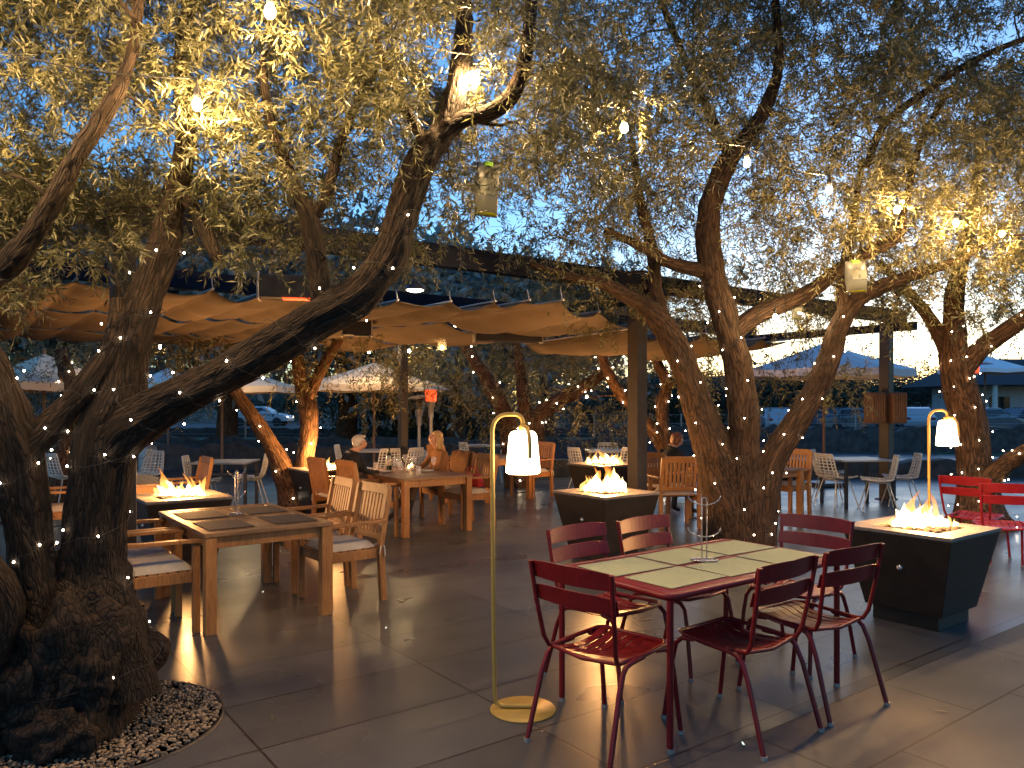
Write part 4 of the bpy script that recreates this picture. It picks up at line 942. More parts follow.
GT1 = 'teak armchairs round the empty front table'
teak_table('empty teak table with four charcoal placemats in front of the left fire pit', 1.47, 2.42, 5.56, 6.98)
for i, (a, bb, lab) in enumerate(((1.70, 5.92, 'charcoal placemat at the near left corner of the empty teak table'), (2.19, 5.92, 'charcoal placemat at the near right corner of the empty teak table'), (1.70, 6.55, 'charcoal placemat at the far left corner of the empty teak table'), (2.19, 6.55, 'charcoal placemat at the far right corner of the empty teak table'))):
    placemat(lab, UV(a, bb, .7155), ROT+R(90), .44, .33, M['mat_dark'], 'charcoal placemats on the teak table')
caddy('thin wire holder standing on the empty teak table', UV(1.95, 6.42, .7155), R(60))
TC(UV(1.22, 5.98), FU, 'teak armchair with a cream cushion beside the gnarled trunk, nearest the camera', GT1)
TC(UV(1.22, 6.62), FU+R(2), 'teak armchair on the left of the empty table, next to the left fire pit', GT1)
TC(UV(2.67, 5.98), BU+R(3), 'teak armchair right of the empty table with its cushion tie hanging at the corner', GT1)
TC(UV(2.67, 6.63), BU-R(3), 'teak armchair right of the empty table, the farther of the pair with fire-lit backs', GT1)
GT2 = 'teak armchairs round the couple\'s table'
teak_table('teak table laid with glasses and bottles where the couple sits', 4.47, 5.47, 8.2, 9.85)
TC(UV(4.22, 8.62), FU, 'empty teak armchair on the near left of the couple\'s table', GT2)
TC(UV(4.12, 9.28), FU, 'teak armchair the grey-haired man sits in', GT2)
TC(UV(5.66, 8.62), BU, 'empty teak armchair with a red bag at the near right of the couple\'s table', GT2)
TC(UV(5.72, 9.28), BU, 'teak armchair with a brown coat over its back where the blonde woman sits', GT2)
teak_table('teak table half hidden behind the mustard lantern in the middle', 7.15, 8.1, 10.3, 11.6, .715)
GT3 = 'teak armchairs round the table behind the lantern'
TC(UV(6.9, 11.0), FU, 'teak armchair behind the blonde woman, facing the middle table', GT3)
TC(UV(8.3, 10.6), BU+R(8), 'teak armchair just right of the glowing lantern shade', GT3)
teak_table('teak table right of the forked tree trunk', 8.85, 9.78, 6.24, 7.6)
GT4 = 'teak armchairs beside the forked tree'
TC(UV(10.0, 6.72), BU, 'teak armchair right of the forked tree with dark things on its seat', GT4)
TC(Vector((2.15, 10.2, 0)), R(6), 'teak armchair with a fire-lit back facing away, left of the forked tree', GT4)
TC(Vector((2.18, 10.98, 0)), R(-50), 'teak armchair occupied by the auburn-haired person', GT4)
teak_table('teak table seen between the two stems of the gnarled tree', 1.35, 2.15, 9.4, 10.7)
GT5 = 'teak armchairs behind the gnarled tree'
TC(UV(1.12, 9.95), FU, 'teak armchair seen between the stems of the gnarled tree', GT5)
TC(UV(2.42, 10.25), BU, 'teak armchair behind the flames of the left fire pit', GT5)

# ================================================================== WHITE CHAIRS AND THEIR TABLES
def white_chair():
    t = thing('white_chair', 'x', 'chair'); m = M['white_plastic']
    prof = [(.22, .455), (.16, .445), (.05, .435), (-.08, .433), (-.17, .45), (-.215, .50), (-.24, .58), (-.262, .68), (-.28, .78), (-.288, .83)]
    b = MB(); cs = []
    pr2 = []
    for i in range(len(prof)-1): pr2 += [prof[i], ((prof[i][0]+prof[i+1][0])/2, (prof[i][1]+prof[i+1][1])/2)]
    pr2.append(prof[-1])
    for ii, (y, z) in enumerate(pr2):
        i = ii/2
        wd = .225 if i < 5 else .225-.012*(i-5); lift = .03 if i < 5 else 0; fwd = 0 if i < 5 else .035
        vs = []
        row = [(wd*s, y+fwd*s*s, z+lift*s*s) for s in (-1, -.75, -.4, 0, .4, .75, 1)]; cs.append(row)
        b.tube(row, .0095 if 0 < i < 9 else .013, 6)
    b.build('shell_slats', m, t)
    b = MB(); b.tube([r[0] for r in cs], .012, 8); b.tube([r[-1] for r in cs], .012, 8); [b.tube([r[k] for r in cs], .011, 6) for k in (1, 2, 3, 4, 5)]; b.build('shell_rim', m, t)
    b = MB()
    for s in (-1, 1):
        b.tube([(s*.13, .13, .43), (s*.22, .24, .01)], .009, 8); b.build('leg', m, t); b = MB()
        b.tube([(s*.13, -.13, .43), (s*.22, -.25, .01)], .009, 8); b.build('leg', m, t); b = MB()
    b.tube([(-.13, .13, .425), (.13, .13, .425), (.13, -.13, .425), (-.13, -.13, .425), (-.13, .13, .425)], .008, 6); b.build('under_frame', m, t)
    return t
WC = Placer(white_chair())
def grey_table(label, loc, rz, la, lb):
    t = thing('cafe_table', label, 'table', loc, rz, 'grey tables at the far side of the patio')
    b = MB(); b.box((0, 0, .735), (la, lb, .025)); b.build('tabletop', M['greytop'], t, .004)
    for sx in (-1, 1):
        for sy in (-1, 1):
            b = MB(); b.bar((sx*(la/2-.05), sy*(lb/2-.05), 0), (sx*(la/2-.05), sy*(lb/2-.05), .722), .045, .045); b.build('leg', M['darkmetal'], t, .003)
def set_white(tl, loc, chairs, la=.95, lb=.8, rz=0.0):
    grey_table(tl, loc, rz, la, lb)
    for x, y, a, lab in chairs: WC(Vector((x, y, 0)), a, lab, 'white open-weave chairs at the far tables')
g = P(857, 404, 12.3); gx, gy = g.x, 12.3
set_white('grey table with white chairs beyond the right-hand fire pit', (gx, gy, 0), (
    (P(878, 0, 11.75).x, 11.75, R(72), 'white chair right of the grey table, nearest the burning pit'), (P(901, 0, 12.2).x, 12.2, R(78), 'white chair right of the grey table, beside the far post'),
    (P(836, 0, 12.2).x, 12.2, R(-68), 'white chair left of the grey table, facing the far post'), (P(829, 0, 13.0).x, 13.0, R(-120), 'white chair behind the grey table, farther left of the post')), .9, .8, R(8))
g = P(226, 0, 11.8)
set_white('grey table with white chairs behind the left fire pit', (g.x, 11.8, 0), (
    (P(203, 0, 11.6).x, 11.6, R(-80), 'white chair left of the table behind the left fire pit'), (P(250, 0, 12.2).x, 12.2, R(100), 'white chair right of the table behind the left fire pit'),
    (P(66, 0, 12.4).x, 12.4, R(-30), 'white chair seen past the left stem of the gnarled tree'), (P(143, 0, 12.6).x, 12.6, R(160), 'white chair seen just right of the gnarled trunk')), .85, .8, R(5))
g = P(376, 0, 14.6)
set_white('pale table under the beige umbrella behind the couple', (g.x, 14.6, 0), (
    (P(384, 0, 13.7).x, 13.7, R(35), 'white chair under the beige umbrella, left of the pair'), (P(406, 0, 13.9).x, 13.9, R(55), 'white chair under the beige umbrella, right of the pair'),
    (P(350, 0, 14.7).x, 14.7, R(-90), 'white chair behind the grey-haired man under the beige umbrella')), 1.0, .8, 0)
g = P(612, 0, 14.6)
set_white('pale table with white chairs behind the two middle fire pits', (g.x, 14.6, 0), (
    (P(585, 0, 14.0).x, 14.0, R(-60), 'white chair left of the two middle fire pits'), (P(607, 0, 15.3).x, 15.3, R(170), 'white chair behind the pale table in the middle'),
    (P(626, 0, 14.1).x, 14.1, R(15), 'white chair directly behind the farther flames'), (P(652, 0, 14.7).x, 14.7, R(85), 'white chair just right of the pergola post')), 1.0, .8, 0)
g = P(488, 0, 16.4)
set_white('pale table far behind the blonde woman', (g.x, 16.4, 0), (
    (P(474, 0, 15.9).x, 15.9, R(-60), 'white chair far behind the blonde woman, left of the mustard pole'), (P(497, 0, 16.0).x, 16.0, R(60), 'white chair far back right of the mustard pole')), .9, .8, 0)

# ================================================================== UMBRELLAS, HEATERS, BAGS
def umbrella(label, px, Y, edge_z, rad, rise, mat, rz=0.3, polem='pole'):
    loc = P(px, 0, Y); loc.z = 0; t = thing('patio_umbrella', label, 'umbrella', loc, rz, 'large patio umbrellas'); n = 8
    b = MB(); vs = []; m_ = 5; K = n*4
    for i in range(m_+1):
        f = i/m_
        for k in range(K):
            q = 2*math.pi*k/K; seg = (k % 4)/4; sc = math.cos(math.pi/n)/math.cos((seg-.5)*2*math.pi/n); sag = .05*rise*math.sin(math.pi*f)+.03*(1-abs(seg-.5)*2)*f
            vs.append((rad*f*sc*math.cos(q), rad*f*sc*math.sin(q), edge_z+rise*(1-f)-sag))
    for k in range(K): x, y, z = vs[m_*K+k]; vs.append((x*1.004, y*1.004, z-.13))
    b.add(vs, [(i*K+k, i*K+(k+1) % K, (i+1)*K+(k+1) % K, (i+1)*K+k) for i in range(m_+1) for k in range(K)], 0, False); o = b.build('canopy', mat, t)
    sd = o.modifiers.new('thick', 'SOLIDIFY'); sd.thickness = .004
    b = MB(); b.tube([(0, 0, .02), (0, 0, edge_z+rise+.05)], .028, 12); b.ball((0, 0, edge_z+rise+.07), .04, 10); b.build('pole', M[polem], t)
    for k in range(n):
        q = 2*math.pi*k/n; b = MB(); b.tube([(.03*math.cos(q), .03*math.sin(q), edge_z+rise-.03), (rad*.98*math.cos(q), rad*.98*math.sin(q), edge_z-.03)], .009, 6); b.build('rib', M[polem], t)
    b = MB(); b.box((0, 0, .04), (.6, .6, .08)); b.build('base', M['darkmetal'], t, .02)
umbrella('beige umbrella behind the seated couple', 374, 16.6, 2.03, 1.55, .48, M['umb'])
umbrella('beige umbrella behind the thick olive limb left of the couple', 222, 17.4, 2.02, 1.65, .55, M['umb'])
umbrella('wide white umbrella behind the forked tree\'s right stem', 824, 15.2, 2.28, 1.62, .55, M['umbw'])
umbrella('beige umbrella seen between the stems at the far left', 44, 13.2, 1.98, 1.25, .5, M['umb'])
umbrella('small white umbrella far away at the right edge', 985, 27, 2.83, 1.45, .5, M['umbw'])
umbrella('white umbrella glimpsed beside the gnarled trunk', 168, 21, 2.05, 1.3, .55, M['umbw'])
def patio_heater(label, px, Y, top_py, glow, tilt=0.0):
    loc = P(px, 0, Y); loc.z = 0; H_ = EYE+(HY-top_py)*Y/F; t = thing('patio_heater', label, 'heater', loc, 0, 'standing patio heaters')
    b = MB(); b.lathe([(.20, 0), (.21, .06), (.19, .60), (.17, .66), (.04, .70)], 24); b.build('base', M['galv'], t)
    b = MB(); b.tube([(0, 0, .68), (0, 0, H_-.42)], .033, 12); b.lathe([(.05, H_-.62), (.055, H_-.44), (.08, H_-.40), (.09, H_-.30)], 16); b.build('pole', M['galv'], t)
    b = MB(); b.lathe([(.105, H_-.30), (.12, H_-.10), (.10, H_-.06)], 20); b.build('burner', M['redglow'] if glow else M['darkmetal'], t)
    b = MB(); b.lathe([(.42, H_-.08), (.30, H_-.03), (.08, H_), (.001, H_)], 28); b.build('reflector', M['galv'], t)
patio_heater('patio heater with a glowing red head behind the couple', 431, 15.2, 386, True)
patio_heater('unlit patio heater just left of the glowing one behind the couple', 419, 15.8, 395, False)
patio_heater('patio heater with a red head under the far right umbrella', 974, 19, 361, True)
patio_heater('patio heater with a red head beside the gnarled trunk', 148, 17.5, 386, True)
patio_heater('patio heater with a red glow between the gnarled tree\'s stems', 74, 18.5, 410, True)
def bait_bag(label, px, py, Y, w_, h_, tilt):
    c = P(px, py, Y); t = thing('bait_bag', label, 'bait bag', c, 0, 'clear bait bags hung in the trees'); t.rotation_euler = (0, tilt, .3)
    def pillow(z0, z1, ww, d, name, mat):
        b = MB(); n = 8; vs = []
        for i in range(n+1):
            s = i/n; z = z0+(z1-z0)*s; e = d*(math.sin(math.pi*min(1, max(0, (h_/2-z)/h_)))**.6+.08)
            K = 12
            for k in range(K): q = 2*math.pi*k/K; vs.append((ww/2*abs(math.cos(q))**.35*(1 if math.cos(q) > 0 else -1), e*math.sin(q), z))
        b.add(vs, [(i*12+k, i*12+(k+1) % 12, (i+1)*12+(k+1) % 12, (i+1)*12+k) for i in range(n) for k in range(12)]+[tuple(range(11, -1, -1)), tuple(range(n*12, n*12+12))], 0, True); return b.build(name, mat, t)
    pillow(-h_/2, h_/2, w_, w_*.20, 'bag', M['plastic_bag']); pillow(-h_/2+.006, -h_*.20, w_*.95, w_*.17, 'liquid', M['liquid'])
    b = MB(); b.box((0, 0, h_*.42), (w_*.38, w_*.16, h_*.22)); b.build('cap', M['label_green'], t, .006)
    b = MB(); b.box((0, -w_*.205, h_*.05), (w_*.7, .002, h_*.28)); b.build('label', M['label_pale'], t)
    b = MB(); b.tube([(0, 0, h_*.5), (0, 0, h_*.62), (.02, .01, h_*.7), (0, .03, h_*.78), (-.01, .02, h_*1.3)], .003, 6); b.build('hanger', M['steel'], t)
bait_bag('clear bag with green cap and yellow liquid hanging beside the thick olive limb', *BAGS[0], .145, .32, .06)
bait_bag('clear bag with yellow liquid hanging under the right fork of the tree', *BAGS[1], .23, .30, -.08)
bait_bag('small clouded bag hanging low at the right of the forked tree', *BAGS[2], .12, .16, .1)
def jar_lantern(label, p):
    t = thing('jar_lantern', label, 'lantern', p); b = MB(); b.lathe([(.001, 0), (.055, 0), (.06, .01), (.06, .12), (.045, .15), (.045, .165)], 16); b.build('jar', M['glass'], t)
    b = MB(); b.lathe([(.02, .004), (.024, .02), (.022, .05), (.001, .06)], 10); b.build('candle', M['candle'], t)
    b = MB(); b.tube([(0, 0, .165), (0, 0, 2.62-p.z+.1)], .004, 6); b.build('cord', M['black_cable'], t)
jar_lantern('glass jar lantern hanging from the canvas above the couple', P(442, 350, 10.4))

# ================================================================== PEOPLE
def person(label, loc, rz, joints, links, skin_map, mats, hair, extra=None):
    """one continuous skinned body; joints: name -> (x, y, z, r); faces take the material of the nearest joint"""
    t = thing('person', label, 'person', loc, rz); names = list(joints); me = bpy.data.meshes.new('body')
    me.from_pydata([joints[k][:3] for k in names], [(names.index(a), names.index(b)) for a, b in links], [])
    o = bpy.data.objects.new('body', me); COL.objects.link(o)
    sk = o.modifiers.new('skin', 'SKIN'); sk.use_smooth_shade = True
    for i, k in enumerate(names):
        r = joints[k][3]; d = me.skin_vertices[0].data[i]; d.radius = (r, r); d.use_root = (k == 'pelvis')
    ss = o.modifiers.new('sub', 'SUBSURF'); ss.levels = 2; ss.render_levels = 2
    dg = bpy.context.evaluated_depsgraph_get(); ev = bpy.data.meshes.new_from_object(o.evaluated_get(dg))
    o.modifiers.clear(); o.data = ev; o.parent = t
    ev.materials.clear()
    for m in mats: ev.materials.append(m)
    J = np.array([joints[k][:3] for k in names]); mi = [skin_map.get(k, 0) for k in names]
    for p in ev.polygons:
        p.use_smooth = True; p.material_index = mi[int(np.argmin(np.linalg.norm(J-np.array(p.center), axis=1)-np.array([joints[k][3] for k in names])*.6))]
    hc = Vector(joints['head'][:3]); fd = Vector(joints['nose'][:3])-hc; fd.z = 0; fd.normalize(); sd = Vector((fd.y, -fd.x, 0))
    for s in (-1, 1):
        b = MB(); b.ball(hc+fd*.082+sd*(s*.032)+Vector((0, 0, .008)), .012, 8); b.build('eye', M['boot'], t)
        b = MB(); b.ball(hc+sd*(s*.088)-fd*.005+Vector((0, 0, -.005)), (.016, .022, .032), 8); b.build('ear', M['skin'], t)
    b = MB(); b.tube([hc+fd*.086+sd*-.022+Vector((0, 0, -.048)), hc+fd*.094+Vector((0, 0, -.047)), hc+fd*.086+sd*.022+Vector((0, 0, -.048))], .006, 6); b.build('mouth', M['redbag'], t)
    b = MB()
    for (c, r) in hair: b.ball(hc+fd*c[1]+sd*c[0]+Vector((0, 0, c[2])), r, 18)
    h = b.build('hair', extra['hair'], t)
    dsp = bpy.data.textures.new('hair_noise', 'CLOUDS'); dsp.noise_scale = .035; dm = h.modifiers.new('strands', 'DISPLACE'); dm.texture = dsp; dm.strength = .02; dm.mid_level = .5
    t.scale = (.94, .94, .92); t.location.z = .015
    return t
def hand(j, l, side, wrist, d, up):
    """palm, four bent fingers of unequal length and a thumb from the side of the palm"""
    w_, d, up = Vector(wrist), Vector(d).normalized(), Vector(up).normalized(); sd = d.cross(up)*side
    j['palm'+str(side)] = (*(w_+d*.05), .026); l.append(('wrist'+str(side), 'palm'+str(side)))
    for k, (off, ln) in enumerate(((-.027, .070), (-.009, .080), (.009, .075), (.027, .058))):
        a = 'k%d_%d' % (k, side); b_ = 'f%d_%d' % (k, side); c = 't%d_%d' % (k, side)
        j[a] = (*(w_+d*.088+sd*off), .010); j[b_] = (*(w_+d*(.088+ln*.55)+sd*off*1.15-up*.008), .009); j[c] = (*(w_+d*(.088+ln*.92)+sd*off*1.2-up*.034), .007)
        l += [('palm'+str(side), a), (a, b_), (b_, c)]
    j['th0'+str(side)] = (*(w_+d*.04-sd*.034), .011); j['th1'+str(side)] = (*(w_+d*.078-sd*.052-up*.012), .009)
    l += [('palm'+str(side), 'th0'+str(side)), ('th0'+str(side), 'th1'+str(side))]
def seated(lean, head, armL, armR, footL, footR, wide=1.0, kneeL=None, kneeR=None):
    j = {'pelvis': (0, 0, .575, .125), 'spine': (0, lean*.35, .74, .118*wide), 'chest': (0, lean*.75, .92, .125*wide), 'neck0': (0, lean, 1.04, .062), 'neck': (0, lean+.02, 1.10, .05)}
    hx, hy, hz = head; j['jaw'] = (hx*.8, hy+.015, hz-.075, .058); j['head'] = (hx, hy, hz, .086); j['crown'] = (hx, hy-.012, hz+.07, .066)
    l = [('pelvis', 'spine'), ('spine', 'chest'), ('chest', 'neck0'), ('neck0', 'neck'), ('neck', 'jaw'), ('jaw', 'head'), ('head', 'crown')]
    for s, arm, foot, kn in ((-1, armL, footL, kneeL), (1, armR, footR, kneeR)):
        j['sh%d' % s] = (s*.165*wide, lean*.95, .985, .062); j['elb%d' % s] = (*arm[0], .045); j['wrist%d' % s] = (*arm[1], .028)
        l += [('chest', 'sh%d' % s), ('sh%d' % s, 'elb%d' % s), ('elb%d' % s, 'wrist%d' % s)]
        j['hip%d' % s] = (s*.095, .08, .555, .088); kp = kn or (s*.12, .44, .535); j['knee%d' % s] = (*kp, .062); j['ank%d' % s] = (*foot, .04); j['toe%d' % s] = (foot[0]*1.05, foot[1]+.15, .035, .034)
        l += [('pelvis', 'hip%d' % s), ('hip%d' % s, 'knee%d' % s), ('knee%d' % s, 'ank%d' % s), ('ank%d' % s, 'toe%d' % s)]
    return j, l
def finish(j, l, yaw, handsdir):
    h = Vector(j['head'][:3]); d = Vector((math.sin(yaw), math.cos(yaw), -.15)); p = h+d*.10; j['nose'] = (*p, .018); l.append(('head', 'nose'))
    for s, (d, up) in handsdir.items(): hand(j, l, s, j['wrist%d' % s][:3], d, up)
    return j, l
def smap(j, top, leg, skin=1, shoe=3):
    m_ = {}
    for k in j:
        if k in ('neck', 'jaw', 'head', 'crown', 'nose') or k[:4] in ('palm',) or k[0] in 'tfk' and '_' in k or k.startswith('th'): m_[k] = skin
        elif k.startswith(('hip', 'knee', 'pelvis')): m_[k] = leg
        elif k.startswith(('toe', 'ank')): m_[k] = shoe
        else: m_[k] = top
    return m_
j, l = seated(.20, (0, .31, 1.20), ((-.27, .28, .80), (-.16, .50, .775)), ((.27, .26, .80), (.14, .50, .775)), (-.14, .40, .09), (.14, .46, .09), 1.12)
j, l = finish(j, l, .0, {-1: ((.5, .85, -.05), (0, 0, 1)), 1: ((-.5, .85, -.05), (0, 0, 1))})
person('grey-haired man in a black jacket sitting at the table, leaning forward', UV(4.12, 9.27), FU, j, l, smap(j, 0, 2), [M['jacket'], M['skin'], M['trousers'], M['boot']],
       [((0, -.034, .032), (.091, .085, .078)), ((0, -.062, -.012), (.080, .050, .068)), ((0, .012, .080), (.066, .062, .030))], {'hair': M['hair_white']})
j, l = seated(.04, (0, .10, 1.23), ((-.24, .16, .80), (-.10, .36, .765)), ((.24, .16, .80), (.13, .38, .765)), (-.08, .62, .10), (.12, .74, .10), .92, (-.07, .46, .57), (.10, .48, .56))
j, l = finish(j, l, .25, {-1: ((.5, .85, -.05), (0, 0, 1)), 1: ((-.6, .8, 0), (0, 0, 1))})
sm = smap(j, 0, 2); 
person('blonde woman in a rust-coloured knit sitting at the table facing the man', UV(5.63, 9.25), BU, j, l, sm, [M['rust_knit'], M['skin'], M['grey_cloth'], M['boot']],
       [((0, -.032, .036), (.092, .084, .078)), ((0, -.065, -.03), (.085, .052, .10)), ((0, -.07, -.12), (.084, .045, .08)), ((-.074, -.03, -.07), (.026, .04, .10)), ((.074, -.03, -.07), (.026, .04, .10))], {'hair': M['hair_blond']})
j, l = seated(.16, (.05, .26, 1.19), ((-.25, .26, .80), (-.06, .38, 1.06)), ((.25, .24, .80), (.12, .45, .77)), (-.14, .40, .09), (.14, .46, .09), 1.0)
j, l = finish(j, l, .2, {-1: ((.1, -.7, .55), (.3, .5, .8)), 1: ((-.5, .8, 0), (0, 0, 1))})
person('auburn-haired person in a black jacket resting head on hand beside the forked trunk', Vector((2.18, 10.98, 0)), R(-50), j, l, smap(j, 0, 2), [M['jacket'], M['skin'], M['trousers'], M['boot']],
       [((0, -.02, .035), (.094, .098, .085)), ((0, -.06, -.01), (.085, .055, .085))], {'hair': M['hair_auburn']})
# coat and bag on the woman's side
b = MB(); n = 10; vs = []
for i in range(n+1):
    s = i/n
    for k in range(9):
        q = -1+k/4; zz = .42+.53*min(1, s*1.6) if s < .62 else .95-.55*(s-.62)/.38
        yy = -.36-.05*math.sin(6*q+3*s) if s > .62 else -.21-.07*s*1.6
        vs.append((.25*q*(1-.1*s), yy+.02*math.sin(9*q+i), zz+.015*math.sin(5*q)))
b.add(vs, [(i*9+k, i*9+k+1, (i+1)*9+k+1, (i+1)*9+k) for i in range(n) for k in range(8)], 0, True); o = b.build('coat', M['coat']); o.location = UV(5.72, 9.28); o.rotation_euler = (0, 0, BU); sd = o.modifiers.new('thick', 'SOLIDIFY'); sd.thickness = .025
tag(o, 'brown coat draped over the back of the blonde woman\'s chair', 'coat')
t = thing('handbag', 'red handbag lying on the empty chair beside the blonde woman', 'bag', UV(5.78, 8.68, .505), BU+.3)
b = MB(); b.frustum(0, .17, .07, .17, .13, .035); b.build('body', M['redbag'], t, .02); b = MB(); b.tube([(-.09, 0, .165), (-.07, 0, .25), (0, 0, .28), (.07, 0, .25), (.09, 0, .165)], .008, 8); b.build('handle', M['redbag'], t)
t = thing('handbag', 'dark bag lying on the teak chair right of the forked trunk', 'bag', UV(9.98, 6.72, .505), BU)
b = MB(); b.frustum(0, .18, .12, .16, .12, .07); b.build('body', M['jacket'], t, .03); b = MB(); b.tube([(-.09, 0, .155), (-.07, 0, .22), (0, 0, .235), (.07, 0, .22), (.09, 0, .155)], .008, 8); b.build('handle', M['jacket'], t)

# ================================================================== TABLEWARE
def wine_glass():
    t = thing('wine_glass', 'x', 'glass'); b = MB(); b.lathe([(.001, 0), (.034, .001), (.034, .003), (.004, .008), (.0035, .09), (.012, .10), (.034, .125), (.040, .155), (.036, .19), (.033, .205)], 18); b.build('bowl', M['glass'], t); return t
WG = Placer(wine_glass()); TZ = .7165
for k, (a, bb) in enumerate(((4.78, 9.0), (4.86, 9.35), (5.1, 9.1), (5.15, 9.4), (4.7, 8.75), (5.24, 8.8))): WG(UV(a, bb, TZ), 0, 'clear stemmed wine glass standing on the couple\'s teak table', 'wine glasses on the couple\'s table')
def tumbler():
    t = thing('water_glass', 'x', 'glass'); b = MB(); b.lathe([(.001, 0), (.03, 0), (.036, .11), (.034, .11), (.028, .008), (.001, .008)], 16); b.build('tumbler', M['glass'], t); return t
TG = Placer(tumbler())
for a, bb in ((4.9, 8.6), (5.0, 9.25), (4.75, 9.5)): TG(UV(a, bb, TZ), 0, 'short clear water glass standing on the couple\'s teak table', 'water glasses on the couple\'s table')
t = thing('wine_bottle', 'dark wine bottle standing on the couple\'s table', 'bottle', UV(4.95, 9.5, TZ)); b = MB(); b.lathe([(.001, 0), (.037, 0), (.038, .18), (.03, .215), (.014, .245), (.014, .30), (.016, .302), (.001, .303)], 18); b.build('body', M['wine'], t); b = MB(); b.lathe([(.0385, .06), (.0385, .14)], 18); b.build('label', M['cushion'], t)
for a, bb, lab in ((4.95, 8.95, 'small lit candle glass nearest the camera on the couple\'s table'), (5.16, 9.25, 'lit candle glass beside the blonde woman\'s plate')):
    t = thing('candle', lab, 'candle', UV(a, bb, TZ)); b = MB(); b.lathe([(.001, 0), (.034, 0), (.038, .08)], 16); b.build('holder', M['glass'], t); b = MB(); b.lathe([(.001, .01), (.02, .01), (.02, .05), (.001, .05)], 12); b.build('wax', M['cushion'], t); b = MB(); b.lathe([(.001, .05), (.008, .062), (.007, .075), (.001, .10)], 10); b.build('flame', M['candle'], t)
for a, bb, lab in ((4.72, 9.22, 'white plate in front of the grey-haired man'), (5.22, 8.98, 'white plate in front of the blonde woman')):
    b = MB(); b.lathe([(.001, .002), (.07, .003), (.12, .018), (.122, .016), (.075, 0), (.001, 0)], 28); o = b.build('plate', M['white_plastic']); o.location = UV(a, bb, TZ); tag(o, lab, 'plate')

# ================================================================== FLOOR LIGHTS
FL = None
for k, (px, py) in enumerate(((263, 592), (386, 628), (540, 677), (743, 744))):
    p = G(px, py, .004)
    if FL is None:
        FL = thing('floor_light', 'tiny flush floor light glinting in the stone tiles', 'floor light', p, 0, 'tiny floor lights in a row'); b = MB(); b.box((0, 0, 0), (.014, .034, .006)); b.build('frame', M['steel'], FL, .001); b = MB(); b.box((0, 0, .0035), (.006, .028, .003)); b.build('lens', emit('floor_light_lens', (.75, 1, .85), .35, False), FL)
    else: dup(FL, p, 0)

# ================================================================== BEYOND THE PATIO
def stone_wall(label, x0, x1, Y, h, skew=0.0):
    t = None; n = int((x1-x0)/.35); b = MB(); vs = []
    for i in range(n+1):
        x = x0+(x1-x0)*i/n; y = Y+skew*(x-x0); hh = h*(1+.10*math.sin(i*1.3)+.08*math.sin(i*2.9+1))
        for (dy, z) in ((-.06, -.1), (-.03+.03*math.sin(i*2.1), hh*.5), (0, hh), (.4, hh*.98), (.45, -.1)): vs.append((x, y+dy, z))
    b.add(vs, [(i*5+k, (i+1)*5+k, (i+1)*5+k+1, i*5+k+1) for i in range(n) for k in range(4)]+[(0, 1, 2, 3, 4), tuple(n*5+k for k in (4, 3, 2, 1, 0))]); tag(b.build('stone_wall', M['stonewall']), label, 'stone wall', 'low dry-stone walls on the slope')
stone_wall('low dry-stone wall edging the patio behind the white chairs at the right', .5, 16, 17.0, .36)
stone_wall('dark dry-stone wall behind the fire pit at the left', -16, -.8, 18.8, .60, .02)
stone_wall('second dry-stone wall terrace behind the seated couple', -18, 6, 24.5, .55, -.03)
stone_wall('dry-stone wall terrace beyond the lawn at the right', 5, 22, 26, .8, .02)
stone_wall('farthest dry-stone wall below the road', -34, 34, 38, .42)
t = thing('wire_fence', 'thin wire fence with slim pale posts in front of the road', 'fence', (0, 30, 0))
for k in range(15):
    b = MB(); x = -24+3.4*k; b.tube([(x, 0, -.05), (x, 0, 1.25)], .03, 8); b.build('post', M['galv'], t)
for z in (.45, .85, 1.2):
    b = MB(); b.tube([(-24, 0, z), (23.6, 0, z)], .008, 5); b.build('wire', M['galv'], t)
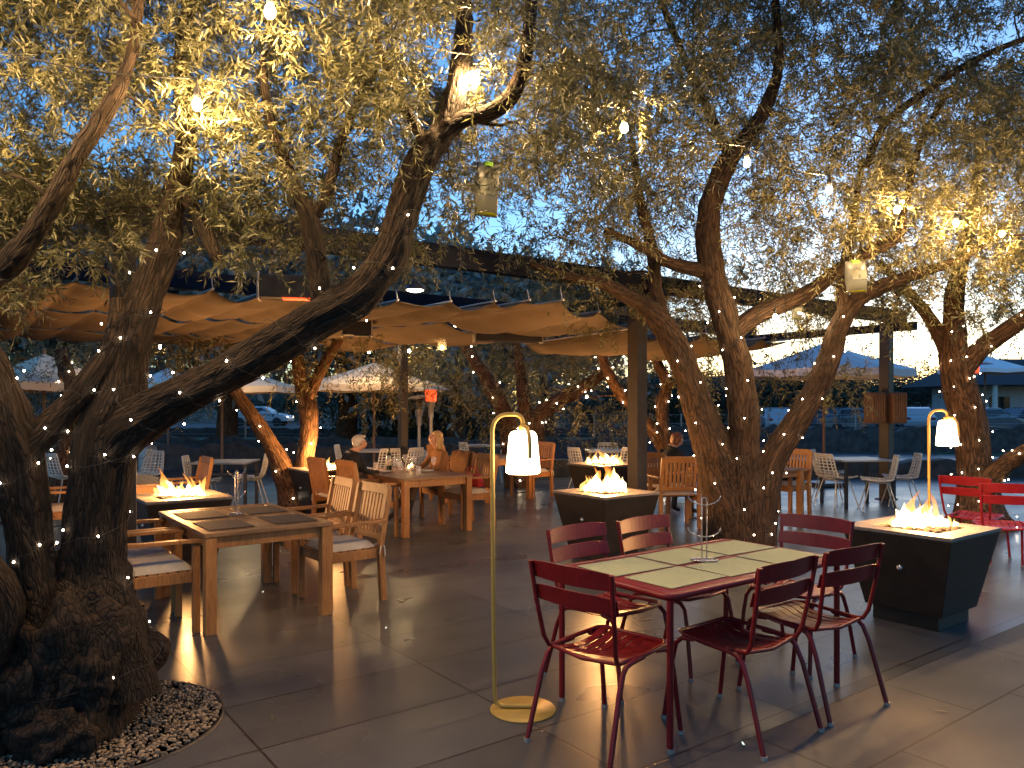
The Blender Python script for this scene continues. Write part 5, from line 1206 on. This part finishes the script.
def car(label, loc, rz, mat, lights=False):
    t = thing('parked_car' if not lights else 'passing_car', label, 'car', loc, rz, 'cars beyond the lawn')
    pr = [(-2.15, .35), (-2.2, .62), (-2.1, .86), (-1.55, .93), (-1.0, 1.36), (-.5, 1.44), (.25, 1.42), (.85, 1.05), (1.0, .95), (1.85, .82), (2.15, .62), (2.15, .35)]
    b = MB(); n = len(pr); vs = [(x, -.86+(.16 if z > 1 else 0), z) for x, z in pr]+[(x, .86-(.16 if z > 1 else 0), z) for x, z in pr]
    b.add(vs, [tuple(range(n)), tuple(range(2*n-1, n-1, -1))]+[(i, n+i, n+(i+1) % n, (i+1) % n) for i in range(n)]); b.build('body', mat, t, .05)
    for s in (-1, 1):
        b = MB(); wv = [(-1.38, s*.855, .97), (-.95, s*.735, 1.31), (.2, s*.735, 1.35), (.72, s*.84, 1.02)]; b.add([(x, y+s*.012, z) for x, y, z in wv]+[(x, y-s*.02, z) for x, y, z in wv], [(0, 1, 2, 3), (7, 6, 5, 4), (0, 4, 5, 1), (1, 5, 6, 2), (2, 6, 7, 3), (3, 7, 4, 0)]); b.build('side_window', M['glassdark'], t)
    b = MB(); b.add([(.33, -.66, 1.405), (.33, .66, 1.405), (.9, .80, 1.06), (.9, -.80, 1.06), (.31, -.66, 1.38), (.31, .66, 1.38), (.88, .80, 1.03), (.88, -.80, 1.03)], [(0, 1, 2, 3), (7, 6, 5, 4), (0, 4, 5, 1), (1, 5, 6, 2), (2, 6, 7, 3), (3, 7, 4, 0)]); b.build('windscreen', M['glassdark'], t)
    for x in (-1.35, 1.35):
        for s in (-1, 1):
            X = Matrix.Translation((x, s*.80, .32)) @ Matrix.Rotation(R(90), 4, 'X'); b = MB(); b.lathe([(.2, -.1), (.32, -.1), (.33, 0), (.32, .1), (.2, .1)], 20, 0, (0, 0, 0), X); wh = b.build('wheel', M['tyre'], t); b = MB(); b.lathe([(.001, -.085), (.2, -.085), (.2, .085), (.001, .085)], 16, 0, (0, 0, 0), X); b.build('rim', M['galv'], wh)
    for s in (-1, 1):
        b = MB(); b.ball((2.08, s*.62, .66), (.08, .2, .09), 10); b.build('headlight', M['headlight'] if lights else M['white_plastic'], t)
        b = MB(); b.ball((-2.14, s*.64, .78), (.05, .17, .09), 10); b.build('taillight', M['taillight'] if lights else M['carred'], t)
car('white car driving right with its headlights on, beyond the couple', (P(262, 0, 57).x, 57, .0), 0, M['carwhite'], True)
car('dark car with red tail lights behind the gnarled trunk', (P(62, 0, 58.5).x, 58.5, 0), 0, M['cardark'], True)
car('silver parked car left of the far post', (P(848, 0, 42).x, 42, 0), R(15), M['carsilver'])
car('red parked car behind the right stem of the forked tree', (P(822, 0, 43).x, 43.5, 0), R(12), M['carred'])
car('white parked van-like car left of the forked tree\'s right stem', (P(776, 0, 43).x, 43, 0), R(80), M['carwhite'])
car('silver parked car at the right edge behind the lantern', (P(985, 0, 40).x, 40, 0), R(20), M['carsilver'])
car('dark parked car farther right, near the pale columns', (P(1030, 0, 44).x, 44, 0), R(10), M['cardark'])
car('white parked car just right of the far tree', (P(915, 0, 46).x, 46, 0), R(70), M['carwhite'])
# building with a dark roof and pale columns at the far right
bl = P(1085, 0, 48); t = thing('pavilion', 'long building with a dark roof and pale columns at the far right', 'building', (bl.x, 48, 0))
b = MB(); b.box((2, 4, 1.4), (16, 5, 2.8)); b.build('wall', M['wall_pale'], t)
b = MB(); b.add([(-7.5, -1, 2.8), (12, -1, 2.8), (12, 8, 2.8), (-7.5, 8, 2.8), (-5.5, 3, 4.6), (10, 3, 4.6)], [(0, 1, 5, 4), (1, 2, 5), (2, 3, 4, 5), (3, 0, 4), (3, 2, 1, 0)]); b.build('roof', M['roof'], t)
for k in range(6):
    b = MB(); b.lathe([(.2, 0), (.17, .1), (.15, 2.7), (.2, 2.79)], 12, 0, (-6+3*k, -.6, 0)); b.build('column', M['white_plastic'], t)
for k in range(4):
    b = MB(); b.box((-4.4+3*k, 1.47, 1.6), (1.3, .05, 1.0)); b.build('window', M['glassdark'], t)
for k in range(4):
    b = MB(); b.box((-2.2+.32*k, -1.03, 2.62), (.2, .03, .16)); b.build('light_panel', M['lit'], t)
# a thin scatter of fallen olive leaves and bits on the tiles
n = 170; pos = np.array([tuple(UV(rng.uniform(-3, 6), rng.uniform(.5, 7.5))) for _ in range(n)]); a = rng.uniform(0, 6.28, n); ln = rng.uniform(.015, .05, n)[:, None]
d = np.stack([np.cos(a), np.sin(a), np.zeros(n)], 1); sd_ = np.stack([-np.sin(a), np.cos(a), np.zeros(n)], 1); up = np.array([0, 0, 1.])
base_ = pos+up*.006
LVv = np.stack([base_-d*ln, base_+sd_*ln*.18+up*.004, base_+d*ln+up*.002, base_-sd_*ln*.18+up*.004], 1).reshape(-1, 3)
struct(npmesh('leaf_litter', LVv, np.arange(n*4).reshape(-1, 4), M['leaf'], None), 'stuff')
